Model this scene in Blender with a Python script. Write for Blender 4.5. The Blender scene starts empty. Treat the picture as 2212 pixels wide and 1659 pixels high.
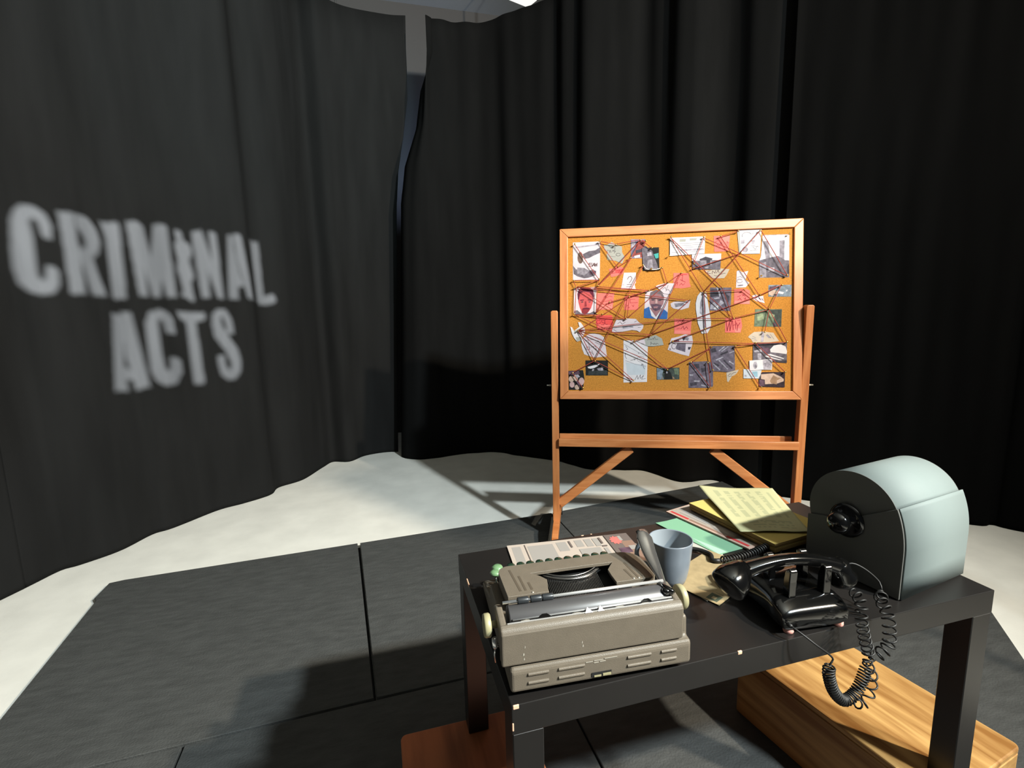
import bpy, bmesh, math, random
from mathutils import Vector, Matrix

C = bpy.context.scene.collection
PI = math.pi
random.seed(7)

# ---------------------------------------------------------------- camera
cam_d = bpy.data.cameras.new('camera')
cam_d.sensor_width = 36.0
cam_d.lens = 36.0 * 1080.56 / 2212.0
cam_d.clip_start = 0.05
cam_d.clip_end = 60
cam = bpy.data.objects.new('camera', cam_d)
C.objects.link(cam)
CY, CP, CR = 0.266976627, 0.154805789, -0.0242090156
_f = Vector((math.sin(CY)*math.cos(CP), math.cos(CY)*math.cos(CP), -math.sin(CP)))
_r0 = Vector((math.cos(CY), -math.sin(CY), 0)); _u0 = _r0.cross(_f)
_r = _r0*math.cos(CR) + _u0*math.sin(CR); _u = -_r0*math.sin(CR) + _u0*math.cos(CR)
cam.matrix_world = Matrix(((_r.x, _u.x, -_f.x, -0.17091), (_r.y, _u.y, -_f.y, -0.67287),
                           (_r.z, _u.z, -_f.z, 1.32783), (0, 0, 0, 1)))
bpy.context.scene.camera = cam

# ---------------------------------------------------------------- world, exposure
w = bpy.data.worlds.new('dark_studio'); bpy.context.scene.world = w
w.use_nodes = True
w.node_tree.nodes['Background'].inputs[0].default_value = (0.8, 0.9, 1.0, 1)
w.node_tree.nodes['Background'].inputs[1].default_value = 0.04
vs = bpy.context.scene.view_settings
vs.view_transform = 'Standard'; vs.look = 'None'; vs.gamma = 1.0; vs.exposure = 0.0
vs.use_curve_mapping = False

# ---------------------------------------------------------------- lights
def spot(name, loc, to, power, color, size_deg, blend, radius):
    d = bpy.data.lights.new(name, 'SPOT')
    d.energy = power; d.color = color; d.spot_size = math.radians(size_deg); d.spot_blend = blend
    d.shadow_soft_size = radius
    o = bpy.data.objects.new(name, d); C.objects.link(o)
    o.location = loc
    o.rotation_euler = (Vector(to) - Vector(loc)).to_track_quat('-Z', 'Y').to_euler()
    return o
spot('key_light_cool', (2.05, -2.2, 3.5), (-3.0, 3.0, 2.0), 1750, (0.86, 0.97, 1.0), 140, 1.0, 0.11)
spot('key_light_warm', (2.75, -2.0, 3.4), (-3.0, 3.0, 2.0), 1400, (1.0, 0.88, 0.70), 140, 1.0, 0.055)
spot('haze_light_teal', (0.4, -1.5, 3.3), (-0.75, 3.4, 3.0), 420, (0.55, 0.92, 1.0), 40, 1.0, 0.2)
spot('gap_light_blue', (0.75, 4.15, 2.2), (0.27, 4.75, 3.1), 48, (0.5, 0.65, 1.0), 120, 1.0, 0.05)
spot('ceiling_fill_up', (1.0, 3.2, 3.7), (0.6, 3.6, 4.25), 7, (1.0, 0.98, 0.92), 160, 1.0, 0.1)  # added fill, brightens the ceiling above the curtain tops

# ---------------------------------------------------------------- materials
def lin(c):
    if isinstance(c, str):
        c = [int(c[i:i+2], 16) for i in (0, 2, 4)]
    return tuple(((v/255/12.92) if v/255 <= 0.04045 else ((v/255+0.055)/1.055)**2.4) for v in c)
MATS = {}
def mat(name, col, rough=0.6, metal=0.0, spec=0.5, noise=None, bump=None, coat=0.0):
    """noise = (scale, amount, stretch xyz) colour variation; bump = (scale, strength)."""
    m = bpy.data.materials.new(name); m.use_nodes = True
    nt = m.node_tree; b = nt.nodes['Principled BSDF']
    c = lin(col)
    b.inputs['Base Color'].default_value = (*c, 1); b.inputs['Roughness'].default_value = rough
    b.inputs['Metallic'].default_value = metal; b.inputs['Specular IOR Level'].default_value = spec
    if coat: b.inputs['Coat Weight'].default_value = coat; b.inputs['Coat Roughness'].default_value = 0.08
    if noise or bump:
        tc = nt.nodes.new('ShaderNodeTexCoord')
    if noise:
        mp = nt.nodes.new('ShaderNodeMapping'); mp.inputs['Scale'].default_value = noise[2] if len(noise) > 2 else (1, 1, 1)
        nt.links.new(tc.outputs['Object'], mp.inputs[0])
        n = nt.nodes.new('ShaderNodeTexNoise'); n.inputs['Scale'].default_value = noise[0]; n.inputs['Detail'].default_value = 6
        nt.links.new(mp.outputs[0], n.inputs['Vector'])
        r = nt.nodes.new('ShaderNodeValToRGB'); a = noise[1]
        r.color_ramp.elements[0].position = 0.3; r.color_ramp.elements[1].position = 0.7
        r.color_ramp.elements[0].color = (*[v*(1-a) for v in c], 1); r.color_ramp.elements[1].color = (*[min(1, v*(1+a)) for v in c], 1)
        nt.links.new(n.outputs['Fac'], r.inputs[0]); nt.links.new(r.outputs[0], b.inputs['Base Color'])
    if bump:
        n2 = nt.nodes.new('ShaderNodeTexNoise'); n2.inputs['Scale'].default_value = bump[0]; n2.inputs['Detail'].default_value = 4
        nt.links.new(tc.outputs['Object'], n2.inputs['Vector'])
        bp = nt.nodes.new('ShaderNodeBump'); bp.inputs['Strength'].default_value = bump[1]; bp.inputs['Distance'].default_value = 0.01
        nt.links.new(n2.outputs['Fac'], bp.inputs['Height']); nt.links.new(bp.outputs[0], b.inputs['Normal'])
    MATS[name] = m
    return m
def wood(name, light, dark, scale, axis, rough=0.5, distort=3.0, wave=1.0, coat=0.0):
    m = bpy.data.materials.new(name); m.use_nodes = True
    nt = m.node_tree; b = nt.nodes['Principled BSDF']; b.inputs['Roughness'].default_value = rough
    if coat: b.inputs['Coat Weight'].default_value = coat
    tc = nt.nodes.new('ShaderNodeTexCoord'); mp = nt.nodes.new('ShaderNodeMapping')
    s = [1, 1, 1]; s[axis] = 0.09
    mp.inputs['Scale'].default_value = s
    nt.links.new(tc.outputs['Object'], mp.inputs[0])
    n = nt.nodes.new('ShaderNodeTexNoise'); n.inputs['Scale'].default_value = scale; n.inputs['Detail'].default_value = 5; n.inputs['Distortion'].default_value = distort
    n2 = nt.nodes.new('ShaderNodeTexNoise'); n2.inputs['Scale'].default_value = scale*5; n2.inputs['Detail'].default_value = 3
    for k in (n, n2): nt.links.new(mp.outputs[0], k.inputs['Vector'])
    mx = nt.nodes.new('ShaderNodeMath'); mx.operation = 'MULTIPLY_ADD'; mx.inputs[1].default_value = 0.3*wave
    nt.links.new(n2.outputs['Fac'], mx.inputs[0]); nt.links.new(n.outputs['Fac'], mx.inputs[2])
    r = nt.nodes.new('ShaderNodeValToRGB')
    r.color_ramp.elements[0].position = 0.48; r.color_ramp.elements[1].position = 0.76
    r.color_ramp.elements[0].color = (*lin(dark), 1); r.color_ramp.elements[1].color = (*lin(light), 1)
    nt.links.new(mx.outputs[0], r.inputs[0]); nt.links.new(r.outputs[0], b.inputs['Base Color'])
    MATS[name] = m
    return m

def cloth(name, col):
    m = mat(name, col, 0.95, 0, 0.05, (9, 0.15, (1, 1, 0.15)), (900, 0.15))
    return m
cloth('black_velour', '1c1c1c')
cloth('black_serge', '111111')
cloth('shaded_drape', '070707')  # darker cloth tone stands in for the shade on the farthest curtain
mat('floor_paint', 'e2e0d8', 0.75, 0, 0.2, (5, 0.07), (60, 0.05))
mat('deck_black', '444544', 0.75, 0, 0.2, (45, 0.16, (0.3, 1, 1)), (160, 0.3))
mat('ceiling_grey', '8f8f8a', 0.9)
mat('wall_grey', '3e3c3b', 0.9)
mat('table_black', '1a1817', 0.36, 0, 0.45, (3, 0.2))
mat('edge_chip_fleck', 'd8a98c', 0.8)
wood('easel_wood', 'bd7a48', 'a66233', 26, 0, 0.45, 1.0)
wood('easel_wood_tall', 'bd7a48', 'a66233', 26, 1, 0.45, 1.0)
mat('cork', 'a8702f', 0.9, 0, 0.1, (160, 0.22), (300, 0.3))
wood('plywood', 'b89058', '835828', 9, 1, 0.5, 2.6)
wood('plywood_dark', '8a5a2c', '6c4422', 7, 1, 0.6, 2.2)
wood('stained_wood', 'b86c44', '8e5030', 9, 1, 0.5, 1.6)
mat('brass', 'e0b860', 0.25, 1.0)
mat('chrome', 'dcdcdc', 0.2, 0.7)
mat('lever_chrome', 'c8c4c0', 0.16, 0.93)
mat('steel', '9a9896', 0.3, 1.0)
mat('black_rubber', '0c0c0c', 0.55)
mat('black_gloss', '070707', 0.12, 0, 0.6, coat=0.5)
mat('black_plastic', '0b0b0b', 0.35)
mat('dark_inside', '080808', 0.8)
mat('pink_rubber', 'c08a80', 0.7)
mat('typewriter_paint', '5f574c', 0.45, 0, 0.4, (40, 0.06), (700, 0.12))
mat('worn_metal', 'b8b2a6', 0.4, 0.5)
mat('slot_dark', '4a4136', 0.6)
mat('platen', '3e3d3e', 0.38, 0, 0.6)
mat('roller_black', '24272a', 0.35)
mat('cream_plastic', '8e8869', 0.45)
mat('key_dark', '1f3024', 0.12, 0, 0.6, coat=0.6)
mat('key_green', '64845f', 0.2, 0, 0.6, coat=0.6)
mat('key_rim', '2a322c', 0.3)
mat('mug_glaze', '6c747d', 0.28, 0, 0.5, (30, 0.05))
mat('mug_inside', '82898f', 0.3)
mat('file_mint', '707a79', 0.65, 0, 0.2, (6, 0.04))
mat('file_black', '565653', 0.55, 0, 0.3)
mat('string_red', '8e3224', 0.8)
mat('cotton_white', 'd8cfc0', 0.8)
PAL = dict(paper_white='f6edee', paper_lilac='f0dde2', paper_grey='b9b6ac', paper_cream='dcc9b4', paper_ice='dce0e6', pink='f8786e', pink_deep='ec5450', pink_light='fc8c80',
    ink='4c4148', ink_pale='a09aa0', ink_red='a82c3c', ink_brown='6c4a4a', photo_grey='746c74', photo_mid='9c949c', photo_light='bcb2bc', photo_dark='4a444c', photo_black='22201f',
    photo_dgrey='3c4040', photo_brown='7c6258', photo_plum='6c5060', photo_plumgrey='786c78', photo_dplum='3c2c34', photo_steel='8c98a4', photo_lilac='988ca4', photo_red='a0504c',
    photo_green='78866c', photo_dgreen='48504a', photo_pgreen='a0ac88', teal='4cb4ac', blue='3c70b4', blue_pale='9cc4d4', tan='a88468',
    skin_red='dc6060', skin_shade='98343c', skin_dusk='b07c80', skin_light='dcb4b0', skin_cream='dcbca8', hair_plum='6c2038', hair_grey='7c6c70',
    news_pink='d3c3b6', news_grey='b3aca6', news_dark='7c706a', news_red='e48078', news_tan='a08070', sheet_white='cfccc2', sheet_yellow='ecd078', sheet_pale='cfcb9e', sheet_line='b8b890',
    pad_edge='b4965c', mint='8fc4a0', mint_pale='b8d8c8', tan_envelope='b8a27a', stamp='5c6450', red_bar='cc4444', magazine='d0b0a0', magazine_page='b8aca0')
def dim(c, f):
    """a hex colour at f times its reflectance"""
    out = ''
    for v in lin(c):
        v *= f; v = 12.92*v if v <= 0.0031308 else 1.055*v**(1/2.4)-0.055
        out += '%02x' % max(0, min(255, round(v*255)))
    return out
for k, v in PAL.items():
    nz = (55, 0.42) if k.startswith('photo') else (45, 0.16) if k.startswith(('skin', 'hair', 'blue', 'tan')) else (22, 0.07) if k.startswith(('paper', 'pink')) else None
    mat(k, dim(v, 0.64 if k.startswith('pink') else 0.54), 0.75, 0, 0.2, nz)

# ---------------------------------------------------------------- mesh helpers
class MB:
    """collects shapes, then links them as ONE mesh object"""
    def __init__(self): self.v = []; self.f = []; self.m = []; self.s = []; self.mi = 0; self.smooth = False
    def mat(self, i): self.mi = i; return self
    def sm(self, s=True): self.smooth = s; return self
    def add(self, vs, fs):
        o = len(self.v); self.v += [tuple(p) for p in vs]
        for f in fs: self.f.append([o+i for i in f]); self.m.append(self.mi); self.s.append(self.smooth)
        return self
    def box(self, x0, x1, y0, y1, z0, z1):
        return self.add([(x0, y0, z0), (x1, y0, z0), (x1, y1, z0), (x0, y1, z0), (x0, y0, z1), (x1, y0, z1), (x1, y1, z1), (x0, y1, z1)],
                        [(3, 2, 1, 0), (4, 5, 6, 7), (0, 1, 5, 4), (1, 2, 6, 5), (2, 3, 7, 6), (3, 0, 4, 7)])
    def prism(self, poly, a, b, axis=2):
        """polygon in the two other axes, extruded from a to b along axis"""
        def p(u, v, t): return ((u, v, t), (u, t, v), (t, u, v))[{2: 0, 1: 1, 0: 2}[axis]]
        n = len(poly)
        vs = [p(u, v, a) for u, v in poly] + [p(u, v, b) for u, v in poly]
        return self.add(vs, [tuple(range(n-1, -1, -1)), tuple(range(n, 2*n))] + [(i, (i+1) % n, n+(i+1) % n, n+i) for i in range(n)])
    def rings(self, rings, cap=True, closed=True):
        if cap and closed and len(rings) < 2: return self
        n = len(rings[0]); vs = [p for r in rings for p in r]; fs = []
        for i in range(len(rings)-1):
            for j in range(n if closed else n-1):
                k = (j+1) % n
                fs.append((i*n+j, i*n+k, (i+1)*n+k, (i+1)*n+j))
        if cap and closed: fs += [tuple(range(n-1, -1, -1)), tuple(range((len(rings)-1)*n, len(rings)*n))]
        return self.add(vs, fs)
    def lathe(self, prof, n=32, o=(0, 0, 0), axis=(0, 0, 1)):
        """profile of (radius, height), open where it ends off the axis"""
        q = Vector((0, 0, 1)).rotation_difference(Vector(axis).normalized()); o = Vector(o)
        return self.rings([[o + q @ Vector((r*math.cos(2*PI*j/n), r*math.sin(2*PI*j/n), z)) for j in range(n)] for r, z in prof], cap=False)
    def tube(self, pts, r, n=8, flat=None):
        pts = [Vector(p) for p in pts]; rr = r if isinstance(r, (list, tuple)) else [r]*len(pts)
        t0 = (pts[1]-pts[0]).normalized(); u = t0.orthogonal().normalized(); out = []
        for i, p in enumerate(pts):
            t = (pts[min(i+1, len(pts)-1)] - pts[max(i-1, 0)]).normalized()
            u = (u - t*u.dot(t)); u = u.normalized() if u.length > 1e-6 else t.orthogonal().normalized()
            v = t.cross(u)
            out.append([p + rr[i]*(u*math.cos(2*PI*j/n) + v*math.sin(2*PI*j/n)) for j in range(n)])
        return self.rings(out)
    def build(self, name, mats, parent=None, loc=None, rotz=0.0, bevel=None, keep=False, mw=None):
        me = bpy.data.meshes.new(name)
        me.from_pydata(self.v, [], self.f)
        if isinstance(mats, str): mats = [mats]
        for k in mats: me.materials.append(MATS[k])
        me.polygons.foreach_set('material_index', self.m); me.polygons.foreach_set('use_smooth', self.s)
        bm = bmesh.new(); bm.from_mesh(me); bmesh.ops.recalc_face_normals(bm, faces=bm.faces); bm.to_mesh(me); bm.free()
        me.update()
        o = bpy.data.objects.new(name, me); C.objects.link(o)
        if mw is not None: o.matrix_world = mw
        elif loc is not None: o.location = loc; o.rotation_euler = (0, 0, rotz)
        if parent is not None:
            o.parent = parent
            if keep:
                o.matrix_parent_inverse = WORLD(parent).inverted()
        if bevel:
            md = o.modifiers.new('edge', 'BEVEL'); md.width = bevel[0]; md.segments = bevel[1]; md.limit_method = 'ANGLE'; md.angle_limit = math.radians(35)
            md.harden_normals = False
        return o
def WORLD(o):
    m = Matrix.Translation(o.location) @ o.rotation_euler.to_matrix().to_4x4() if o.rotation_mode != 'QUATERNION' else o.matrix_basis.copy()
    return m
def thing(name, label, cat, loc=(0, 0, 0), rotz=0.0, group=None):
    o = bpy.data.objects.new(name, None); C.objects.link(o)
    o.empty_display_size = 0.05; o.location = loc; o.rotation_euler = (0, 0, rotz)
    return tag(o, label, cat, group)
def tag(o, label, cat, group=None, kind=None):
    o['label'] = label; o['category'] = cat
    if group: o['group'] = group
    if kind: o['kind'] = kind
    return o
def struct(o): o['kind'] = 'structure'; return o
def catmull(pts, step):
    pts = [Vector(p) for p in pts]; P = [2*pts[0]-pts[1]] + pts + [2*pts[-1]-pts[-2]]; out = []
    for i in range(1, len(P)-2):
        n = max(1, int((P[i+1]-P[i]).length/step))
        for k in range(n):
            t = k/n; a, b, c, d = P[i-1], P[i], P[i+1], P[i+2]
            out.append(0.5*((2*b) + (c-a)*t + (2*a-5*b+4*c-d)*t*t + (3*b-a-3*c+d)*t**3))
    out.append(pts[-1]); return out
def coil(path, r, pitch, wire, mb, n=7, start=0.0, jitter=0.0):
    """helix of radius r along a path"""
    c = catmull(path, pitch/12); out = []; ang = start
    u = (c[1]-c[0]).normalized().orthogonal().normalized()
    for i, p in enumerate(c):
        t = (c[min(i+1, len(c)-1)] - c[max(0, i-1)])
        if t.length < 1e-9: continue
        t.normalize(); u = (u - t*u.dot(t)).normalized(); v = t.cross(u)
        k = min(1.0, i/10, (len(c)-1-i)/10) if len(c) > 20 else 1
        rr = r*max(0.02, k)*(1+jitter*math.sin(i*0.37))
        out.append(p + rr*(u*math.cos(ang) + v*math.sin(ang))); ang += 2*PI/12
    mb.tube(out, wire, n); return mb
def loft_profile(secs, n=28, e=3.2):
    """sections (y, cx, half_width, z_bottom, z_top): rounded-box rings across X-Z"""
    R = []
    for y, cx, hw, zb, zt in secs:
        cz, hz = (zb+zt)/2, (zt-zb)/2; ring = []
        for j in range(n):
            a = 2*PI*j/n; ca, sa = math.cos(a), math.sin(a)
            ring.append((cx + hw*math.copysign(abs(ca)**(2/e), ca), y, cz + hz*math.copysign(abs(sa)**(2/e), sa)))
        R.append(ring)
    return R
def rrect(x0, x1, y0, y1, r, n=5, rs=None):
    """rounded rectangle outline; rs = radii at (x0y0, x1y0, x1y1, x0y1)"""
    rs = rs or (r, r, r, r); out = []
    for (cx, cy, a0), q in zip(((x0, y0, 180), (x1, y0, 270), (x1, y1, 0), (x0, y1, 90)), rs):
        ox = cx + q if cx == x0 else cx - q; oy = cy + q if cy == y0 else cy - q
        for k in range(n+1):
            a = math.radians(a0 + 90*k/n); out.append((ox + q*math.cos(a), oy + q*math.sin(a)))
    return out
# board items: key, name, category, label, base material, outline in mm on the board, printed patches, pen strokes
SHEETS = [
('poster', 'poster', 'poster', 'pale poster with grey shapes and dark lettering, in the top corner above the dark-haired portrait', 'paper_lilac', [(69,822),(210,822),(208,624),(69,625)], [('photo_grey',[(120,759),(152,774),(185,777),(210,792),(210,763),(182,752),(153,738),(127,734)]),('photo_brown',[(122,741),(121,727),(117,716),(111,711),(105,711),(99,717),(94,728),(93,741),(94,755),(98,765),(104,771),(110,771),(116,765),(120,754)]),('photo_grey',[(70,701),(85,681),(115,682),(154,673),(173,679),(186,669),(185,647),(154,637),(128,633),(92,645),(73,658)]),('photo_mid',[(92,691),(128,687),(157,670),(128,648),(92,658)]),('photo_plum',[(154,667),(189,671),(188,655),(157,652)]),('photo_light',[(84,799),(204,809),(204,804),(84,792)])], [('ink_brown',9,[(169,710),(153,711),(153,704),(170,702),(170,695),(152,695)]),('ink_brown',9,[(172,695),(177,710),(182,695)]),('ink_brown',7,[(173,700),(180,699)]),('ink_brown',9,[(182,710),(185,694),(189,707),(193,694),(195,710)])]),
('torn_grey', 'torn_note', 'note', 'torn greyish note with two scrawled lines, beside the pale poster', 'paper_grey', [(230,802),(249,804),(268,817),(290,803),(321,790),(322,761),(336,735),(322,703),(288,719),(247,725),(243,753),(249,766),(231,779)], [], [('ink',6,[(244,775),(264,772),(256,765),(268,765)]),('ink',6,[(255,795),(271,784),(287,787),(284,774),(272,770),(288,768),(281,758)]),('ink',6,[(313,750),(312,747),(309,744),(305,743),(300,743),(295,744),(292,747),(291,750),(292,753),(295,756),(300,757),(305,757),(309,755),(312,753)]),('ink',4,[(262,744),(288,739)])]),
('lilac_photo', 'photograph', 'photo', 'small lilac photograph with a reddish blotch, overlapped by the dark photograph with the teal spot', 'photo_lilac', [(366,826),(440,823),(421,727),(366,728)], [('photo_red',[(401,817),(439,813),(424,730),(374,737),(389,775)]),('photo_dark',[(389,769),(421,775),(421,759),(393,753)]),('paper_white',[(383,740),(412,746),(413,732),(385,729)]),('photo_light',[(370,808),(385,814),(389,791),(370,782)])], []),
('teal_photo', 'photograph', 'photo', 'dark photograph of a grey hooded shape with a small teal spot', 'photo_black', [(421,779),(506,779),(509,663),(427,662)], [('photo_grey',[(421,775),(439,790),(458,774),(474,761),(481,735),(497,696),(504,667),(435,665),(427,698)]),('photo_light',[(446,752),(468,758),(471,738),(449,736)]),('photo_mid',[(450,716),(472,719),(479,671),(447,672)]),('teal',[(481,745),(504,750),(504,725),(490,722)])], []),
('pink_scrap', 'sticky_note', 'note', 'crumpled pink note beside the note with the question mark', 'pink', [(255,678),(286,681),(295,690),(317,687),(335,678),(324,648),(289,639),(265,636)], [('pink_deep',[(286,671),(330,677),(318,654),(289,655)])], [('ink_red',7,[(263,662),(283,668),(270,655),(289,656)]),('ink_red',7,[(295,668),(311,671),(302,655)])]),
('question', 'note', 'note', 'white note with a question mark above two underlines', 'paper_lilac', [(331,656),(392,655),(391,602),(385,595),(391,568),(316,573),(323,609)], [], [('ink',8,[(349,622),(355,633),(366,636),(372,626),(366,612),(358,602)]),('ink',7,[(347,594),(370,595)]),('ink',6,[(343,583),(370,585)]),('ink',4,[(322,594),(330,594)])]),
('portrait_dark', 'photograph', 'photo', 'portrait photograph of a dark-haired man against a pale background', 'paper_lilac', [(73,583),(190,587),(189,443),(73,444)], [('photo_grey',[(75,465),(91,468),(111,451),(157,451),(176,461),(190,448),(189,443),(73,445)]),('skin_red',[(98,568),(129,572),(168,569),(176,546),(172,506),(163,477),(150,458),(131,449),(114,458),(104,481),(96,514)]),('hair_plum',[(92,553),(100,579),(122,589),(155,585),(175,569),(179,539),(174,516),(168,542),(155,559),(129,564),(106,555),(99,517),(94,527)]),('skin_shade',[(117,474),(130,481),(150,477),(156,471),(144,451),(131,445),(114,454)]),('hair_plum',[(107,522),(125,523),(125,518),(107,516)]),('hair_plum',[(146,523),(165,520),(165,516),(146,518)]),('photo_dark',[(123,510),(123,509),(121,508),(118,508),(115,508),(113,508),(111,509),(110,510),(111,511),(113,512),(115,513),(118,513),(121,512),(123,511)]),('photo_dark',[(162,510),(162,509),(160,508),(157,507),(154,507),(152,508),(150,509),(149,510),(150,511),(152,512),(154,512),(157,512),(160,512),(162,511)]),('skin_shade',[(131,513),(138,513),(141,487),(130,486)]),('hair_plum',[(120,477),(137,481),(156,477),(156,473),(120,472)])], []),
('pink_script', 'sticky_note', 'note', 'square pink note with three scrawled lines, beside the dark-haired portrait', 'pink', [(193,554),(283,553),(273,467),(192,467)], [('pink_light',[(198,493),(272,493),(271,470),(195,470)])], [('ink_red',6,[(227,532),(239,539),(236,526),(259,537),(272,533)]),('ink_red',6,[(224,509),(246,512),(265,517),(272,511)]),('ink_red',6,[(240,486),(247,480),(253,493),(266,486)]),('ink_red',6,[(240,493),(259,498)])]),
('pink_rule', 'sticky_note', 'note', 'square pink note with a long underline, between the two portraits', 'pink', [(334,534),(407,534),(403,463),(333,463)], [], [('ink_red',6,[(364,518),(387,518)]),('ink_red',7,[(364,521),(363,499),(400,500)]),('ink_red',6,[(341,479),(349,489),(356,473),(360,479)]),('ink_red',7,[(371,489),(378,479),(382,489)])]),
('portrait_bald', 'photograph', 'photo', 'portrait photograph of a bald bearded man in a blue shirt', 'paper_lilac', [(440,562),(556,550),(549,411),(432,421)], [('blue',[(433,466),(460,479),(495,414),(432,421)]),('blue',[(526,468),(551,446),(548,412),(495,414)]),('paper_white',[(458,479),(529,468),(495,411),(470,430)]),('skin_dusk',[(460,472),(523,468),(492,424)]),('skin_dusk',[(459,530),(468,552),(493,563),(518,554),(533,526),(529,491),(513,465),(492,456),(473,466),(460,495)]),('hair_grey',[(459,527),(465,551),(493,564),(520,554),(534,523),(525,520),(515,539),(493,544),(475,540),(464,520)]),('photo_plum',[(466,491),(491,491),(522,485),(513,462),(492,454),(476,462)]),('skin_dusk',[(479,478),(504,478),(498,469),(482,469)]),('photo_dark',[(487,512),(486,511),(484,510),(480,509),(476,509),(473,510),(470,511),(469,512),(470,514),(473,515),(476,515),(480,515),(484,515),(486,513)]),('photo_dark',[(520,509),(519,507),(517,506),(513,506),(509,506),(506,506),(503,507),(502,509),(503,510),(506,511),(509,512),(513,512),(516,511),(519,510)]),('skin_light',[(491,517),(497,517),(500,493),(488,493)])], []),
('torn_portrait', 'torn_note', 'note', 'torn white note with scrawl, overlapping the top of the bald portrait', 'paper_lilac', [(490,581),(502,587),(539,596),(583,593),(574,561),(565,539),(531,542),(512,562)], [], [('ink',6,[(524,565),(537,574),(543,561),(552,584)]),('ink',6,[(540,555),(552,564),(562,551)]),('ink',5,[(499,579),(518,582)])]),
('pink_tall', 'sticky_note', 'note', 'pink note with tall red strokes and a small underline, above the oval scrap', 'pink', [(579,647),(654,643),(657,595),(665,573),(625,567),(577,570)], [('pink_deep',[(611,642),(645,640),(645,633),(611,635)])], [('ink_red',8,[(602,631),(624,634),(621,605)]),('ink_red',8,[(612,611),(637,598)]),('ink_red',7,[(609,583),(618,592),(625,583),(634,591)]),('ink_red',7,[(587,586),(600,599),(597,583)])]),
('oval_scrap', 'torn_note', 'note', 'small rounded white scrap below the pink note with tall strokes', 'paper_lilac', [(564,491),(580,500),(635,501),(664,509),(654,468),(617,458),(580,465),(568,475)], [('photo_mid',[(583,491),(626,493),(639,481),(589,471)])], [('ink',5,[(611,478),(629,493),(654,500)])]),
('letter', 'paper_sheet', 'paper', 'white typed letter overlapping the house photograph', 'paper_white', [(560,824),(732,824),(729,739),(560,732)], [('photo_light',[(612,764),(725,765),(726,755),(612,755)]),('paper_grey',[(608,815),(639,814),(636,802),(608,801)]),('paper_grey',[(657,817),(694,817),(688,807),(657,806)])], [('ink_pale',5,[(571,794),(722,793)]),('ink_pale',5,[(572,784),(719,784)]),('ink_pale',5,[(572,774),(721,774)]),('ink_pale',5,[(569,749),(695,750)])]),
('house', 'photograph', 'photo', 'grey photograph of a small house under a white sky', 'photo_grey', [(668,738),(811,736),(806,656),(671,661)], [('paper_white',[(668,737),(810,736),(809,703),(766,704),(767,713),(738,722),(708,713),(707,704),(669,704)]),('photo_dark',[(704,710),(735,723),(769,710),(763,704),(708,704)]),('photo_mid',[(708,704),(764,704),(763,679),(710,680)]),('photo_dark',[(739,705),(757,704),(757,679),(739,679)]),('photo_light',[(730,670),(748,673),(749,666),(730,665)]),('photo_plum',[(671,674),(727,679),(730,664),(671,662)])], []),
('pink_wave', 'sticky_note', 'note', 'square pink note with wavy red scrawl, beside the white typed letter', 'pink', [(774,826),(853,824),(844,746),(777,746)], [('pink_light',[(812,822),(850,821),(849,793),(822,791)])], [('ink_red',6,[(786,773),(792,782),(801,772),(810,791),(816,775)]),('ink_red',6,[(782,795),(797,804)]),('ink_red',6,[(798,763),(807,764)]),('ink_red',6,[(837,797),(843,787)])]),
('bubbles', 'paper_sheet', 'paper', 'white sheet of small doodles and circles, above the pale photograph with two tall shapes', 'paper_white', [(886,847),(1001,847),(993,728),(896,730)], [('paper_grey',[(888,846),(897,846),(902,730),(897,730)]),('photo_light',[(938,751),(936,745),(933,740),(928,737),(922,737),(916,740),(912,745),(911,751),(912,757),(916,762),(921,765),(927,765),(932,762),(936,757)]),('photo_light',[(902,798),(920,801),(921,782),(903,779)]),('photo_light',[(953,794),(971,797),(971,778),(956,777)])], [('ink_pale',7,[(911,814),(909,820),(910,825),(914,830),(919,834),(925,836),(933,836),(940,835),(946,832),(951,827)]),('ink_pale',7,[(955,825),(963,832)]),('ink_pale',6,[(948,744),(981,747)]),('ink_pale',6,[(960,763),(972,750),(983,768)]),('ink_pale',6,[(951,769),(989,762)])]),
('pale_photo', 'photograph', 'photo', 'large pale photograph with two tall grey shapes rising from a dark band', 'photo_light', [(1006,820),(1131,819),(1132,607),(991,609)], [('paper_white',[(1007,816),(1129,816),(1131,691),(1097,692),(1055,695),(992,695),(1003,724)]),('photo_mid',[(1009,789),(1033,790),(1042,699),(1022,699)]),('photo_mid',[(1086,789),(1109,790),(1108,691),(1086,692)]),('photo_grey',[(990,694),(1032,705),(1079,714),(1114,691),(1131,688),(1132,608),(992,610)]),('photo_mid',[(992,681),(1023,687),(1025,611),(993,611)]),('photo_light',[(1034,659),(1062,658),(1063,638),(1035,638)]),('photo_dark',[(1121,660),(1131,672),(1132,623),(1124,626)])], []),
('torn_letters', 'torn_note', 'note', 'torn cream scrap with big letters, tucked under the house photograph', 'paper_cream', [(727,654),(758,654),(803,662),(851,656),(837,627),(825,612),(786,612),(762,616)], [], [('ink_brown',8,[(758,651),(746,648),(746,640),(760,638)]),('ink_brown',8,[(767,636),(769,650),(781,639),(785,653)]),('ink_brown',8,[(788,639),(796,653),(801,640)]),('ink_brown',7,[(795,625),(813,634),(831,637)]),('ink_brown',6,[(777,628),(792,623)])]),
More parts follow.
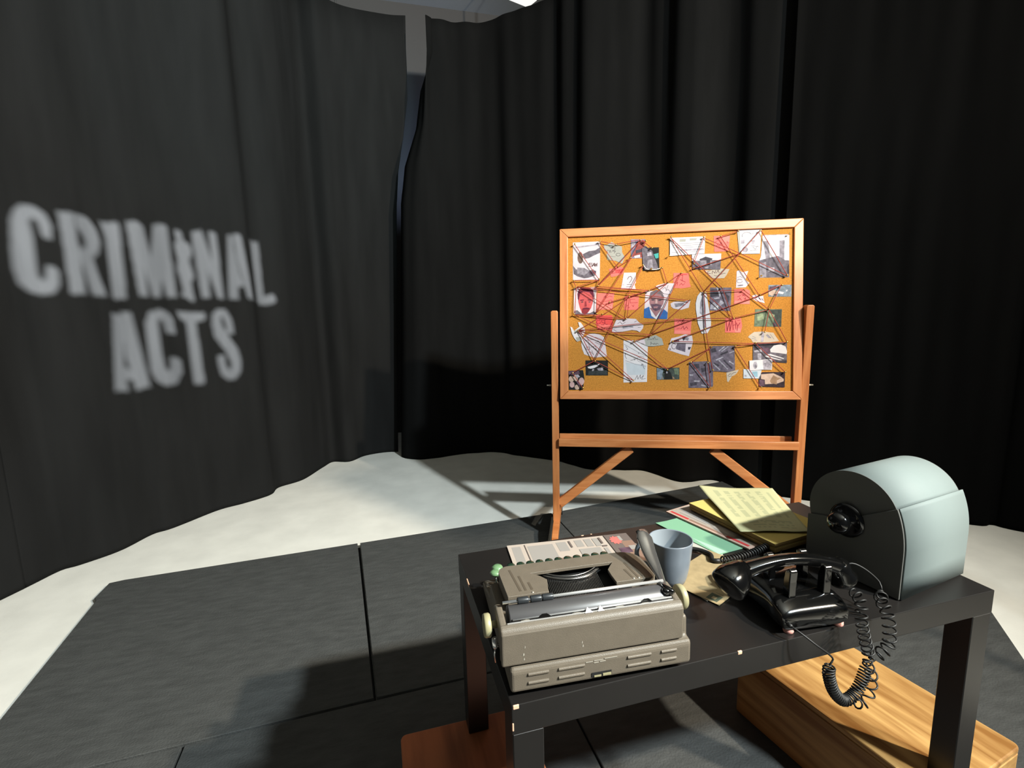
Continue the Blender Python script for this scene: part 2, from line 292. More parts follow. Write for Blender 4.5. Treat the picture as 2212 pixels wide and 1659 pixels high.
('torn_tall', 'torn_note', 'note', 'tall torn white scrap with arched lines, above the pink note of red crosses', 'paper_lilac', [(885,645),(897,650),(912,639),(940,645),(927,601),(946,585),(928,563),(882,562),(884,605)], [('photo_mid',[(889,575),(916,578),(916,571),(891,570)])], [('ink_pale',7,[(888,614),(903,618),(912,611)]),('ink_pale',7,[(913,595),(910,590),(903,587),(895,587),(888,590),(886,595),(888,600),(895,603),(903,603),(910,600)]),('ink_pale',5,[(888,605),(912,604)])]),
('hand_photo', 'photograph', 'photo', 'small grey photograph of a pale hand with a card', 'photo_steel', [(1036,571),(1144,570),(1143,511),(1036,514)], [('skin_cream',[(1037,537),(1059,546),(1077,543),(1083,534),(1071,518),(1051,518),(1037,525)]),('photo_plum',[(1041,562),(1076,568),(1059,549),(1038,547)]),('paper_white',[(1079,541),(1109,533),(1103,524),(1077,531)]),('paper_white',[(1117,544),(1126,546),(1121,536)]),('photo_dark',[(1056,523),(1074,526),(1071,517)])], []),
('blade', 'paper_cutout', 'cutout', 'long white oval cut-out with a grey knife shape', 'paper_white', [(711,545),(739,545),(745,505),(756,439),(759,413),(763,397),(762,366),(746,337),(718,335),(699,388),(689,458),(688,490),(696,525)], [('photo_mid',[(722,534),(728,531),(737,464),(735,426),(741,362),(724,362),(724,413),(713,439),(709,490)]),('photo_light',[(709,477),(723,470),(724,426),(707,439)])], [('photo_mid',6,[(725,537),(728,458)])]),
('plum_photo', 'photograph', 'photo', 'purplish photograph of tangled pale shapes, beside the knife cut-out', 'photo_plumgrey', [(758,567),(861,564),(857,447),(756,451)], [('photo_dark',[(760,556),(802,558),(803,524),(760,518)]),('photo_light',[(787,568),(796,568),(805,543),(810,524),(803,517),(798,540)]),('photo_light',[(761,480),(779,495),(792,476),(809,502),(828,489),(798,467),(792,450),(774,458),(759,458)]),('paper_white',[(775,461),(795,476),(801,451),(797,450),(792,464),(780,456)]),('photo_dark',[(827,539),(851,520),(846,489),(833,505)]),('photo_light',[(776,514),(803,517),(806,511),(779,507)])], []),
('pink_cross', 'sticky_note', 'note', 'pink note filled with red crosses, beside the crumpled white scrap', 'pink', [(874,556),(928,557),(949,546),(948,479),(873,482)], [('pink_light',[(876,498),(948,494),(947,480),(874,483)])], [('ink_red',8,[(890,517),(905,523)]),('ink_red',8,[(911,529),(926,519)]),('ink_red',8,[(923,532),(914,520)]),('ink_red',8,[(891,501),(902,507)]),('ink_red',8,[(899,512),(909,499)]),('ink_red',8,[(920,510),(935,501)]),('ink_red',8,[(929,513),(924,498)]),('ink_red',7,[(896,537),(911,545)])]),
('crumple', 'torn_note', 'note', 'crumpled white scrap with dark flecks, between the pink note of crosses and the hand photograph', 'paper_lilac', [(956,519),(977,527),(992,516),(1012,519),(1013,503),(1019,481),(1001,488),(980,492),(965,503)], [('photo_plum',[(987,516),(998,506),(1004,494),(992,503)]),('photo_plum',[(1004,509),(1010,500),(1016,491),(1005,500)])], []),
('green_photo', 'photograph', 'photo', 'murky green photograph with a dark corner', 'photo_green', [(974,453),(1100,450),(1097,363),(970,367)], [('photo_dgreen',[(1040,448),(1099,449),(1097,364),(1060,364),(1062,402)]),('photo_pgreen',[(1041,433),(1067,423),(1062,408),(1044,414)]),('photo_pgreen',[(982,427),(1011,430),(1015,402),(985,395)]),('photo_plum',[(1059,386),(1074,377),(1072,364),(1060,366)])], []),
('pink_why', 'sticky_note', 'note', 'pink note with the word WHY in red', 'pink', [(832,413),(907,411),(913,370),(906,337),(831,339)], [('pink_light',[(878,361),(906,358),(904,339),(879,339)])], [('ink_red',11,[(837,397),(841,347),(852,391),(855,348),(864,397)]),('ink_red',11,[(867,397),(870,353)]),('ink_red',11,[(881,397),(883,355)]),('ink_red',9,[(869,375),(882,377)]),('ink_red',11,[(885,386),(892,370),(902,386)]),('ink_red',11,[(892,370),(889,348)]),('ink_red',7,[(890,399),(902,400)])]),
('torn_fan', 'torn_note', 'note', 'wide torn cream scrap spread over the grey photograph of a clenched hand', 'paper_cream', [(941,314),(948,323),(969,339),(1010,341),(1061,334),(1073,314),(1088,292),(1041,286),(964,288),(955,304)], [('photo_light',[(1004,339),(1019,341),(1014,289),(1002,289)]),('photo_mid',[(1034,327),(1052,308),(1038,308),(1025,323)])], [('ink_pale',6,[(963,317),(978,311)]),('ink_pale',6,[(960,307),(978,304)]),('ink_pale',6,[(973,298),(984,297)]),('ink_pale',6,[(1046,327),(1064,302)])]),
('fist_photo', 'photograph', 'photo', 'large grey photograph of a pale clenched hand with white stripes', 'photo_grey', [(965,285),(1124,284),(1124,183),(965,197)], [('photo_dark',[(967,284),(1094,284),(1059,264),(1042,248),(1018,251),(971,248)]),('paper_white',[(1045,251),(1062,270),(1094,277),(1118,264),(1125,239),(1122,227),(1084,233),(1048,237)]),('photo_light',[(968,245),(1003,254),(1007,239),(971,238)]),('photo_light',[(986,232),(1004,232),(1004,201),(987,202)]),('photo_plum',[(1006,264),(1042,258),(1045,233),(1019,232)]),('paper_white',[(1033,226),(1048,228),(1111,206),(1108,203),(1037,223)]),('paper_white',[(1016,218),(1028,220),(1108,195),(1105,192),(1037,211)]),('photo_dark',[(1052,198),(1123,196),(1123,185),(1061,189)])], []),
('form', 'paper_sheet', 'paper', 'pale form with a small photo panel, overlapping the clenched hand photograph', 'paper_white', [(947,196),(1007,200),(1055,203),(1054,150),(1008,150),(949,146)], [('photo_light',[(1010,198),(1052,200),(1053,154),(1014,151)]),('photo_mid',[(1017,182),(1031,188),(1046,176),(1032,163),(1020,166)]),('photo_light',[(985,172),(985,165),(982,159),(978,155),(973,155),(969,159),(966,165),(965,172),(966,180),(969,186),(973,189),(977,189),(981,186),(984,180)]),('photo_mid',[(982,168),(982,164),(980,161),(978,159),(976,159),(974,161),(972,164),(971,167),(972,171),(973,174),(975,176),(978,176),(980,174),(982,171)])], [('ink_pale',5,[(969,188),(981,190)])]),
('blue_card', 'paper_sheet', 'paper', 'white card with a pale blue panel, below the pale form', 'paper_ice', [(920,154),(1006,147),(998,106),(920,107)], [('blue_pale',[(961,140),(986,142),(988,114),(962,114)]),('photo_light',[(925,124),(934,124),(935,115),(926,115)]),('photo_mid',[(965,150),(965,149),(963,147),(961,147),(958,147),(956,147),(954,148),(953,150),(954,151),(956,152),(958,153),(961,153),(963,152),(965,151)])], []),
('parcel_photo', 'photograph', 'photo', 'dark photograph of cream folded papers, in the bottom corner beneath the pale form', 'photo_dplum', [(1009,138),(1116,138),(1115,62),(994,65),(994,112)], [('skin_cream',[(1003,127),(1062,132),(1098,114),(1110,102),(1110,92),(1081,81),(1023,77),(1021,100),(1004,103)]),('tan',[(1062,123),(1080,111),(1098,108),(1078,95),(1078,76),(1051,82),(1045,94)]),('skin_cream',[(1078,95),(1110,105),(1110,92),(1080,81)]),('photo_plum',[(995,100),(1022,97),(1019,69),(995,68)])], []),
('hatched_photo', 'photograph', 'photo', 'grey photograph of slanting hatched streaks', 'photo_plumgrey', [(758,271),(876,272),(880,149),(844,139),(768,144)], [('photo_light',[(799,247),(826,269),(832,267),(804,244)]),('photo_light',[(811,244),(844,269),(849,267),(817,242)]),('photo_light',[(785,202),(821,218),(824,213),(791,197)]),('photo_light',[(851,237),(875,247),(875,242),(854,233)]),('photo_dark',[(762,256),(784,262),(790,243),(766,237)]),('photo_dark',[(779,189),(804,174),(801,167),(776,180)]),('photo_light',[(776,183),(810,151),(804,148),(773,178)]),('photo_light',[(803,202),(846,155),(842,152),(799,197)]),('photo_dark',[(827,202),(867,162),(865,155),(824,196)]),('photo_dark',[(809,231),(845,247),(846,237),(812,224)]),('photo_light',[(852,196),(873,181),(872,176),(849,190)])], []),
('rubble_photo', 'photograph', 'photo', 'grey photograph of rubble with a string stretched across it, beside the hatched one', 'photo_plumgrey', [(656,191),(745,195),(774,186),(775,68),(763,59),(655,59)], [('photo_dark',[(715,160),(737,160),(737,144),(719,137)]),('photo_light',[(660,129),(679,127),(676,121),(661,121)]),('photo_light',[(672,146),(691,150),(688,143)]),('photo_dark',[(661,85),(695,89),(695,73),(665,69)]),('photo_light',[(683,98),(713,96),(707,89),(683,90)]),('photo_mid',[(707,121),(744,115),(741,99),(710,102)]),('photo_light',[(717,77),(760,66),(757,62),(714,70)]),('photo_dark',[(672,179),(706,182),(709,160),(682,156)])], []),
('torn_small', 'torn_note', 'note', 'small torn cream triangle with tiny writing, under the hatched photograph', 'paper_cream', [(839,136),(859,142),(899,151),(889,133),(880,124),(865,117),(849,88),(842,93)], [], [('ink',6,[(846,120),(856,130),(865,128),(874,136),(885,138)]),('ink',6,[(850,115),(865,120)])]),
('pink_scribble', 'sticky_note', 'note', 'square pink note with a small red scribble, beside the knife cut-out', 'pink', [(584,414),(669,406),(664,332),(583,336)], [('pink_light',[(585,354),(664,350),(664,334),(584,337)])], [('ink_red',8,[(600,393),(612,403),(622,390),(634,399),(622,383),(609,387)]),('ink_red',8,[(616,361),(628,374),(632,358),(644,371),(650,361)]),('ink_red',6,[(597,361),(610,364)])]),
('arch_scrap', 'torn_note', 'note', 'wide torn white scrap with grey scrawl, below the bald portrait', 'paper_lilac', [(294,416),(331,415),(353,419),(391,416),(407,398),(430,384),(427,367),(411,347),(395,356),(370,359),(322,351),(268,349),(274,371),(285,397)], [('photo_light',[(322,380),(382,384),(379,371),(325,367)])], [('ink',6,[(299,393),(312,403),(322,390),(338,400)]),('ink',6,[(331,377),(347,380),(376,374)]),('ink',6,[(385,400),(395,406)]),('ink',5,[(402,371),(417,371)]),('ink',6,[(277,364),(293,354)])]),
('pink_loop', 'sticky_note', 'note', 'pink note with looping red scrawl, below the dark-haired portrait', 'pink_deep', [(189,438),(270,438),(277,393),(269,359),(197,361),(188,397)], [('pink',[(196,394),(267,387),(266,363),(200,364)])], [('ink_red',8,[(211,403),(209,397),(204,393),(198,393),(193,397),(191,403),(193,410),(198,414),(204,414),(209,410)]),('ink_red',8,[(232,413),(215,412),(219,402),(232,398),(229,389),(214,390)]),('ink_red',8,[(248,392),(244,390),(239,391),(236,396),(234,402),(233,408),(235,414),(239,418),(243,420),(248,418)]),('ink_red',8,[(206,417),(222,420)])]),
('bird', 'paper_cutout', 'cutout', 'white folded paper with two points like a bird', 'paper_white', [(54,382),(64,379),(74,359),(102,381),(95,405),(108,404),(123,384),(133,361),(125,338),(113,311),(90,303),(75,321),(63,346)], [('paper_grey',[(74,358),(122,381),(125,374),(79,348)]),('paper_grey',[(83,325),(112,328),(113,312),(90,305)])], []),
('rune', 'torn_note', 'note', 'curled white scrap with large angular strokes, below the white folded paper', 'paper_lilac', [(113,315),(151,343),(184,344),(210,338),(229,325),(236,286),(245,223),(218,222),(186,218),(159,224),(127,236),(116,265),(112,285)], [('paper_white',[(113,311),(122,315),(133,239),(127,236),(116,269)])], [('ink_brown',6,[(145,328),(156,259)]),('ink_brown',6,[(132,308),(175,315)]),('ink_brown',6,[(155,267),(153,262),(149,259),(143,259),(139,262),(137,267),(138,272),(143,275),(149,275),(153,272)]),('ink_brown',6,[(184,299),(217,282),(197,308)]),('ink_brown',6,[(159,272),(185,279),(191,259),(172,276)]),('ink_brown',6,[(146,242),(159,249),(176,233),(166,256)]),('ink_brown',5,[(168,328),(184,325),(220,312)])]),
('smoke_photo', 'photograph', 'photo', 'black photograph with a pale hand-like smear', 'photo_black', [(133,204),(250,203),(250,124),(135,125)], [('paper_white',[(144,170),(173,177),(186,180),(209,187),(199,175),(180,164),(160,160),(147,163)]),('photo_light',[(170,160),(180,157),(173,146),(165,145)]),('photo_mid',[(193,161),(222,167),(229,145),(212,148),(199,151)]),('photo_light',[(215,171),(225,167),(222,141),(217,148)]),('photo_dgrey',[(147,147),(245,151),(245,128),(148,127)])], []),
('faces_photo', 'photograph', 'photo', 'small photograph of several pale faces, in the bottom corner', 'photo_black', [(44,149),(121,153),(128,107),(120,49),(46,49)], [('photo_plum',[(44,147),(98,151),(105,133),(49,126)]),('skin_cream',[(73,106),(72,99),(68,93),(63,90),(56,90),(51,93),(47,99),(45,106),(47,113),(50,119),(56,122),(62,122),(68,119),(72,113)]),('skin_cream',[(94,111),(93,104),(90,97),(85,94),(80,94),(75,97),(72,103),(71,111),(72,119),(75,125),(79,129),(85,129),(89,126),(92,119)]),('skin_light',[(127,94),(125,85),(121,78),(116,74),(109,73),(103,77),(99,84),(97,93),(99,102),(103,109),(108,113),(115,114),(121,110),(125,103)]),('skin_light',[(76,76),(75,69),(71,64),(66,61),(60,61),(55,64),(51,69),(50,76),(51,83),(55,89),(60,92),(66,92),(71,89),(75,83)]),('skin_cream',[(103,64),(101,58),(98,53),(92,50),(87,50),(81,53),(78,57),(76,63),(77,69),(81,74),(86,76),(92,76),(97,74),(101,69)]),('photo_light',[(79,126),(95,130),(105,117),(89,113)]),('photo_plum',[(82,90),(96,97),(106,64),(89,77)])], []),
('map', 'paper_sheet', 'paper', 'tall white sketch map with arrows and a scribbled corner', 'paper_white', [(329,306),(403,306),(449,277),(452,274),(450,176),(448,90),(329,87),(329,198)], [('paper_ice',[(341,192),(443,176),(437,127),(348,126)])], [('ink_pale',7,[(333,286),(403,244),(448,222)]),('ink_pale',7,[(333,253),(397,228),(436,192)]),('ink_pale',6,[(436,209),(433,201),(426,196),(417,194),(407,196),(400,201),(398,208),(400,216),(407,221),(416,223),(426,221),(433,216)]),('ink_pale',6,[(340,201),(389,182),(443,171)]),('ink',6,[(366,202),(388,208)]),('ink',6,[(380,211),(390,209),(385,202)]),('ink',6,[(435,157),(423,183)]),('ink',6,[(420,173),(422,184),(431,179)]),('ink',6,[(338,240),(337,224),(345,211)]),('ink',6,[(341,276),(351,260),(344,257)]),('ink',6,[(387,101),(399,124),(402,104),(415,127),(415,108),(431,124),(421,104),(440,108)]),('ink',5,[(409,239),(408,237),(405,237),(404,239),(405,242),(408,242)])]),
('torn_words', 'torn_note', 'note', 'torn grey scrap with two short handwritten lines, beside the tall sketch map', 'paper_grey', [(396,301),(444,316),(490,332),(522,313),(531,280),(479,273),(452,274),(425,286)], [('paper_lilac',[(398,301),(434,312),(441,283),(425,286)])], [('ink',5,[(447,309),(452,306),(456,312),(463,308),(467,312),(472,308),(478,316),(481,308),(486,322),(491,308),(497,311),(502,309)]),('ink',5,[(466,280),(467,296),(471,287),(479,288),(482,282),(486,290),(493,282),(497,290),(505,284)]),('ink',5,[(419,290),(431,286)]),('ink',4,[(421,309),(434,311)])]),
('street_scrap', 'torn_note', 'note', 'torn white clipping printed with buildings, below the pink note with a small scribble', 'paper_lilac', [(569,313),(606,322),(637,333),(671,326),(676,294),(656,221),(611,233),(551,255),(559,281)], [('photo_plum',[(569,300),(606,306),(610,294),(569,292)]),('photo_plumgrey',[(597,287),(641,287),(638,242),(592,258)]),('photo_dark',[(622,319),(637,326),(637,307),(628,300)]),('photo_mid',[(638,326),(657,313),(651,300),(636,307)]),('photo_dark',[(652,268),(667,268),(661,255),(652,255)])], [('ink',6,[(593,273),(591,264),(586,259),(579,259),(573,264),(571,273),(573,281),(578,286),(585,286),(591,281)]),('ink',6,[(567,258),(565,255),(562,255),(561,258),(562,261),(565,261)])]),
('figure_photo', 'photograph', 'photo', 'small dark green photograph of a lone shape', 'photo_dgreen', [(496,162),(610,163),(610,103),(497,101)], [('photo_steel',[(498,161),(531,162),(525,125),(532,104),(500,102)]),('photo_black',[(535,132),(544,151),(556,152),(569,132),(576,105),(535,103)]),('photo_green',[(581,158),(607,160),(606,126),(588,129)]),('tan',[(522,116),(529,109),(522,103)]),('tan',[(575,120),(588,107),(576,105)]),('photo_light',[(552,139),(551,134),(548,133),(545,134),(544,139),(545,143),(548,144),(550,143)])], []),
]
PINS = {'a0': (77,810),'a1': (204,820),'a2': (70,622),'a3': (205,620),'b': (287,800),'c0': (415,818),'c1': (441,809),'d0': (468,774),'c2': (365,724),'d1': (463,666),'d2': (522,673),'d3': (428,690),'p0': (86,586),'p1': (195,586),'p2': (78,443),'p3': (188,449),'e': (298,682),'n0': (614,642),'f': (546,593),'q0': (452,559),'g': (358,529),'h0': (344,416),'k0': (223,439),'r': (256,503),'l0': (563,822),'l1': (723,815),'l2': (556,733),'w': (803,818),'m0': (890,842),'m1': (993,841),'m2': (896,731),'z0': (1123,813),'z1': (995,614),'z2': (1119,611),'y0': (673,684),'y1': (673,662),'x0': (725,544),'u0': (813,561),'t0': (914,549),'s0': (989,519),'v0': (1091,568),'o0': (655,502),'G': (1035,448),'Y': (865,408),'N': (634,411),'X1': (733,359),'F1': (1121,285),'F0': (974,280),'H1': (873,269),'R0': (666,188),'R1': (744,191),'R2': (760,61),'Q0': (998,63),'Q1': (1112,138),'H0': (759,261),'H2': (769,146),'B0': (97,361),'S0': (179,201),'C0': (65,139),'C1': (121,57),'M0': (379,298),'M1': (379,97),'T0': (465,333),'D0': (548,156),'E0': (571,297),'J': (1015,337)}
STRINGS = 'a0-a3 a1-b b-c0 a1-e a2-a3 a2-p0 a3-p1 a3-p0 p0-p2 p1-p3 c0-c2 c2-e c2-p3 c0-p1 c0-d0 c1-c0 e-p1 d3-S0 d2-f f-q0 n0-f n0-T0 p1-q0 p0-q0 p0-o0 q0-r r-p3 g-q0 g-k0 g-h0 h0-f p0-h0 p2-k0 p2-h0 p2-M0 k0-B0 B0-N B0-T0 B0-D0 B0-M1 B0-S0 S0-C0 S0-M1 M0-D0 M0-T0 T0-s0 T0-o0 N-Y Y-G Y-E0 u0-Y l0-u0 l0-x0 l1-y0 l1-m2 w-s0 w-m0 m1-m2 m2-z2 m1-z2 m2-y1 m2-x0 x0-t0 t0-G s0-v0 v0-G x0-X1 x0-Y G-J G-F1 E0-F0 F0-F1 F0-Q1 D0-H0 H1-F0 R0-R2 R0-H0 R1-R2 H1-Q0 X1-H2 C0-C1'.split()
# openings cut in the projector stencil, tenths of a millimetre
STENCIL = [[(-559,284),(-557,363),(-582,419),(-628,446),(-670,440),(-701,410),(-716,355),(-723,223),(-722,119),(-710,56),(-673,13),(-627,-1),(-577,11),(-551,50),(-545,119),(-564,151),(-594,147),(-601,106),(-606,79),(-625,70),(-636,103),(-637,202),(-638,302),(-644,354),(-637,376),(-618,379),(-605,348),(-601,301),(-587,280)],
[(-523,434),(-453,445),(-445,265),(-440,20),(-508,12),(-512,226)],
[(-444,444),(-390,442),(-354,398),(-339,329),(-352,272),(-385,225),(-372,167),(-339,37),(-409,22),(-429,127),(-448,229),(-439,259),(-416,278),(-411,315),(-426,354),(-445,377)],
[(-327,441),(-247,460),(-236,439),(-243,40),(-308,27),(-309,369)],
[(-201,465),(-142,479),(-119,456),(-96,284),(-62,472),(-28,491),(16,492),(20,69),(-35,62),(-47,161),(-67,58),(-110,53),(-134,209),(-135,50),(-180,49)],
[(59,477),(93,472),(98,421),(136,394),(139,345),(118,295),(136,208),(113,166),(120,62),(104,49),(75,74),(42,82),(64,112),(55,190),(45,236),(55,301),(45,387),(64,415),(55,445)],
[(150,477),(209,491),(249,290),(246,485),(291,479),(289,68),(254,73),(215,254),(213,78),(164,72)],
[(360,476),(389,481),(392,387),(408,235),(417,201),(426,159),(385,144),(379,71),(320,67)],
[(396,486),(451,495),(487,88),(443,77),(419,218),(402,337)],
[(516,484),(582,497),(569,134),(641,151),(655,107),(626,82),(517,74)],
[(-322,-54),(-273,-47),(-282,-207),(-293,-338),(-252,-357),(-227,-371),(-257,-401),(-291,-410),(-288,-467),(-355,-473)],
[(-279,-40),(-232,-34),(-181,-452),(-250,-459),(-262,-387),(-281,-265)],
[(-64,-152),(-12,-149),(-16,-60),(-48,-17),(-90,-15),(-142,-37),(-167,-95),(-169,-215),(-166,-371),(-145,-422),(-99,-449),(-39,-434),(-2,-369),(-1,-299),(-28,-281),(-58,-289),(-61,-339),(-74,-362),(-91,-355),(-99,-272),(-102,-151),(-98,-82),(-79,-69),(-68,-95)],
[(10,-15),(42,-10),(167,-9),(166,-54),(112,-70),(119,-424),(112,-433),(58,-435),(57,-74),(25,-57)],
[(280,-148),(326,-144),(320,-56),(291,2),(243,5),(208,-25),(200,-90),(207,-163),(259,-254),(285,-329),(277,-362),(257,-361),(246,-319),(247,-278),(208,-273),(207,-317),(217,-391),(252,-427),(293,-428),(336,-381),(345,-315),(334,-240),(293,-173),(255,-90),(253,-49),(269,-44),(279,-90)]]
GOBO_AT=(0.900,-1.300,2.900); GOBO_TO=(-1.333,2.875,1.368)

# ================================================================ the setting
struct(MB().box(-6, 7, -5, 7, -0.05, 0.0).build('floor', 'floor_paint'))
struct(MB().box(-6, 7, -5, 7, 4.25, 4.3).build('ceiling', 'ceiling_grey'))
struct(MB().box(-2.0, 3.5, 4.75, 4.85, 0.0, 4.25).build('wall_back', 'wall_grey'))

# black stage deck, six abutting sheets lying on the white floor
def deck(poly, label, seam_shade=()):
    mb = MB().prism(poly, 0.0005, 0.03).mat(1)
    for p in seam_shade: mb.prism(p, 0.001, 0.004)  # added dark strip under the seam, standing in for shade in the gap
    tag(mb.build('deck_panel', ['deck_black', 'dark_inside'], bevel=(0.002, 1)), label, 'deck panel', 'black deck panels on the white floor')
deck([(-1.405, 0.877), (-0.249, 0.914), (-0.332, 2.114), (-1.44, 2.073), (-1.5, 2.06), (-1.502, 1.93), (-1.482, 1.90)], 'black deck panel with a small cut at its outer corner on the white floor', [[(-0.3322, 2.110), (-0.2492, 0.916), (-0.2402, 0.916), (-0.3200, 2.110)]])
deck([(-0.239, 0.914), (0.862, 0.928), (0.842, 2.158), (-0.318, 2.114)], 'black deck panel behind the table and in front of the easel')
deck([(0.868, 0.928), (2.22, 0.962), (2.205, 2.288), (1.232, 2.2), (0.848, 2.16)], 'black deck panel with the easel standing across its edge')
deck([(-1.25, -1.2), (-0.795, -1.2), (-0.812, 0.888), (-1.405, 0.869)], 'narrow black deck panel along the open end of the platform')
deck([(-0.785, -1.2), (0.385, -1.2), (0.368, 0.914), (-0.805, 0.889)], 'black deck panel under the typewriter end of the table')
deck([(0.395, -1.2), (1.35, -0.75), (1.995, 0.395), (2.22, 0.634), (2.22, 0.954), (0.374, 0.918)], 'black deck panel under the plywood box')

# black curtains hung in wandering folds
def curtain(name, path, label, folds, edge=None, edge_first=False, zt=3.62, amp=0.022, seed=1, m='black_velour'):
    rnd = random.Random(seed)
    c = catmull([(x, y, 0) for x, y in path], 0.018)
    s = [0.0]
    for a, b in zip(c[:-1], c[1:]): s.append(s[-1] + (b-a).length)
    L = s[-1]
    comps = [(rnd.uniform(0.5, 1.0), rnd.uniform(*folds), rnd.uniform(0, 6.28), rnd.uniform(-0.06, 0.06)) for _ in range(5)]
    zs = [0.0, 0.03, 0.15, 0.4, 0.7, 1.0, 1.3, 1.6, 1.9, 2.2, 2.5, 2.8, 3.1, 3.35, 3.5, zt]
    rows = []
    for z in zs:
        row = []
        for i, p in enumerate(c):
            t = (c[min(i+1, len(c)-1)] - c[max(i-1, 0)]).normalized(); nrm = Vector((t.y, -t.x, 0))
            d = sum(a*math.sin(2*PI*(s[i]+q*z)/wl + ph) for a, wl, ph, q in comps)/2.0
            g = 0.35 + 0.65*min(1, z/0.8)
            q = p + nrm*(amp*d*g)
            if edge:
                e = (s[i] if edge_first else L-s[i]); k = max(0.0, 1-e/0.5); k = k*k*(3-2*k)
                for (za, xa), (zb, xb) in zip(edge[:-1], edge[1:]):
                    if za <= z <= zb: q.x += k*(xa + (xb-xa)*(z-za)/(zb-za)); break
            row.append((q.x, q.y, z + 0.002)); 
        rows.append(row)
    o = MB().sm().rings(rows, cap=False, closed=False).build(name, m)
    md = o.modifiers.new('cloth', 'SOLIDIFY'); md.thickness = 0.006; md.offset = 0
    return tag(o, label, 'curtain', 'black stage curtains')
curtain('stage_curtain', [(-3.6, -1.0), (-2.9, 0.3), (-2.35, 1.3), (-1.963, 2.099), (-1.913, 2.208), (-1.848, 2.35), (-1.775, 2.391), (-1.641, 2.511), (-1.547, 2.695), (-1.46, 2.76), (-1.269, 2.984), (-1.12, 3.07), (-0.971, 3.184), (-0.94, 3.33),
    (-0.784, 3.464), (-0.66, 3.74), (-0.586, 3.875), (-0.446, 3.835), (-0.318, 3.97), (-0.14, 4.02), (-0.017, 4.0)],
    'smooth black stage curtain carrying the projected words', (0.35, 1.1), edge=[(0, 0), (2.32, 0.12), (2.57, 0.155), (2.76, 0.198), (2.95, 0.236), (3.2, 0.27), (3.42, 0.262), (4.0, 0.285)], amp=0.007, seed=3, zt=3.75)
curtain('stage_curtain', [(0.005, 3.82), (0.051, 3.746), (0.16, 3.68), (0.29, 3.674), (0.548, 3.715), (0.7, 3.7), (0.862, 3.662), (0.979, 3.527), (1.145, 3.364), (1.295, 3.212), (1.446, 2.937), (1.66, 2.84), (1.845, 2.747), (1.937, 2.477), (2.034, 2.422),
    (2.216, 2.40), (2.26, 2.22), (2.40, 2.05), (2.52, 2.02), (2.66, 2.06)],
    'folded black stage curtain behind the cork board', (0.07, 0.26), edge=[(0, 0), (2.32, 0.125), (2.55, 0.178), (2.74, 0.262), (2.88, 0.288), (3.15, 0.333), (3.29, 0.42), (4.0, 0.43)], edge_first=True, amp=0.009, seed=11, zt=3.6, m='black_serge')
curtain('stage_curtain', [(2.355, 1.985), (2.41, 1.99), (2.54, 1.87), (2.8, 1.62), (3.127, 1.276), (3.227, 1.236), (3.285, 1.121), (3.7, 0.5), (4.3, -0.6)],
    'black stage curtain toned darker for shade, behind the card file', (0.12, 0.5), amp=0.008, seed=21, zt=3.6, m='shaded_drape')

# lamps on the ceiling above the curtain top
mat('lamp_lens', 'ffffff', 0.5)
_b = MATS['lamp_lens'].node_tree.nodes['Principled BSDF']; _b.inputs['Emission Color'].default_value = (1, 0.99, 0.93, 1); _b.inputs['Emission Strength'].default_value = 0.9
def lamp(x, y, z, label):
    t = thing('ceiling_light', label, 'ceiling light', (x, y, z), 0.35, 'ceiling lights above the curtains')
    MB().box(-0.16, 0.16, -0.08, 0.08, 0.012, 0.06).build('housing', 'ceiling_grey', t, bevel=(0.006, 2))
    MB().box(-0.14, 0.14, -0.06, 0.06, 0.0, 0.012).build('lens', 'lamp_lens', t)
    MB().tube([(0, 0, 0.06), (0, 0, 4.25-z)], 0.008).build('rod', 'steel', t)
lamp(-0.30, 4.22, 3.78, 'pale ceiling light over the smooth curtain')
lamp(1.18, 3.75, 3.86, 'bright ceiling light over the folded curtain')

# ================================================================ boxes under the table
def apple_box(label, cx, cy, rot, w, l, m, md):
    t = thing('wooden_box', label, 'wooden box', (cx, cy, 0.03), rot, 'wooden boxes raising the table')
    MB().prism(rrect(-w/2, w/2, -l/2, l/2, 0.016), 0.0, 0.193).build('body', m, t, bevel=(0.002, 1))
    MB().prism(rrect(-w/2, w/2, -l/2, l/2, 0.016), 0.1932, 0.21).build('top', m, t, bevel=(0.004, 2))
    for s in (-1, 1):
        MB().prism(rrect(-0.055, 0.055, 0.11, 0.145, 0.0174), s*(l/2+0.0006), s*(l/2-0.001), 1).build('hand_hole', 'dark_inside', t)
    return t
apple_box('pale grained plywood box under the card file end of the table', 1.0785, 0.277, math.radians(8.8), 0.333, 0.55, 'plywood', None)
apple_box('reddish brown wooden box under the typewriter end of the table', -0.005, 0.236, 0.0, 0.33, 0.54, 'stained_wood', None)

# ================================================================ the table
TW, TD, TT = 1.06, 0.509, 0.71
t = thing('low_table', 'low black table with chipped edges, raised on two wooden boxes', 'table', (0, 0, 0.24))
top = MB().box(0, TW, 0, TD, 0.418, 0.47)
top.mat(1).box(0.002, 0.012, -0.0006, 0.002, 0.463, 0.4706).box(0.418, 0.427, -0.0006, 0.003, 0.464, 0.4706).box(0.0, 0.003, -0.0006, 0.003, 0.425, 0.440).box(-0.0006, 0.002, 0.362, 0.390, 0.463, 0.4704).box(0.335, 0.343, TD-0.004, TD+0.0004, 0.466, 0.4705).box(0.362, 0.367, TD-0.004, TD+0.0004, 0.466, 0.4705)  # pale chips and bright flecks along the tabletop edges
top.build('tabletop', ['table_black', 'edge_chip_fleck'], t, bevel=(0.0022, 2))
for x, y in ((0, 0), (TW-0.054, 0), (0, TD-0.054), (TW-0.054, TD-0.054)):
    MB().box(x+0.001, x+0.053, y+0.001, y+0.053, 0.0005, 0.4178).build('leg', 'table_black', t, bevel=(0.0015, 1))

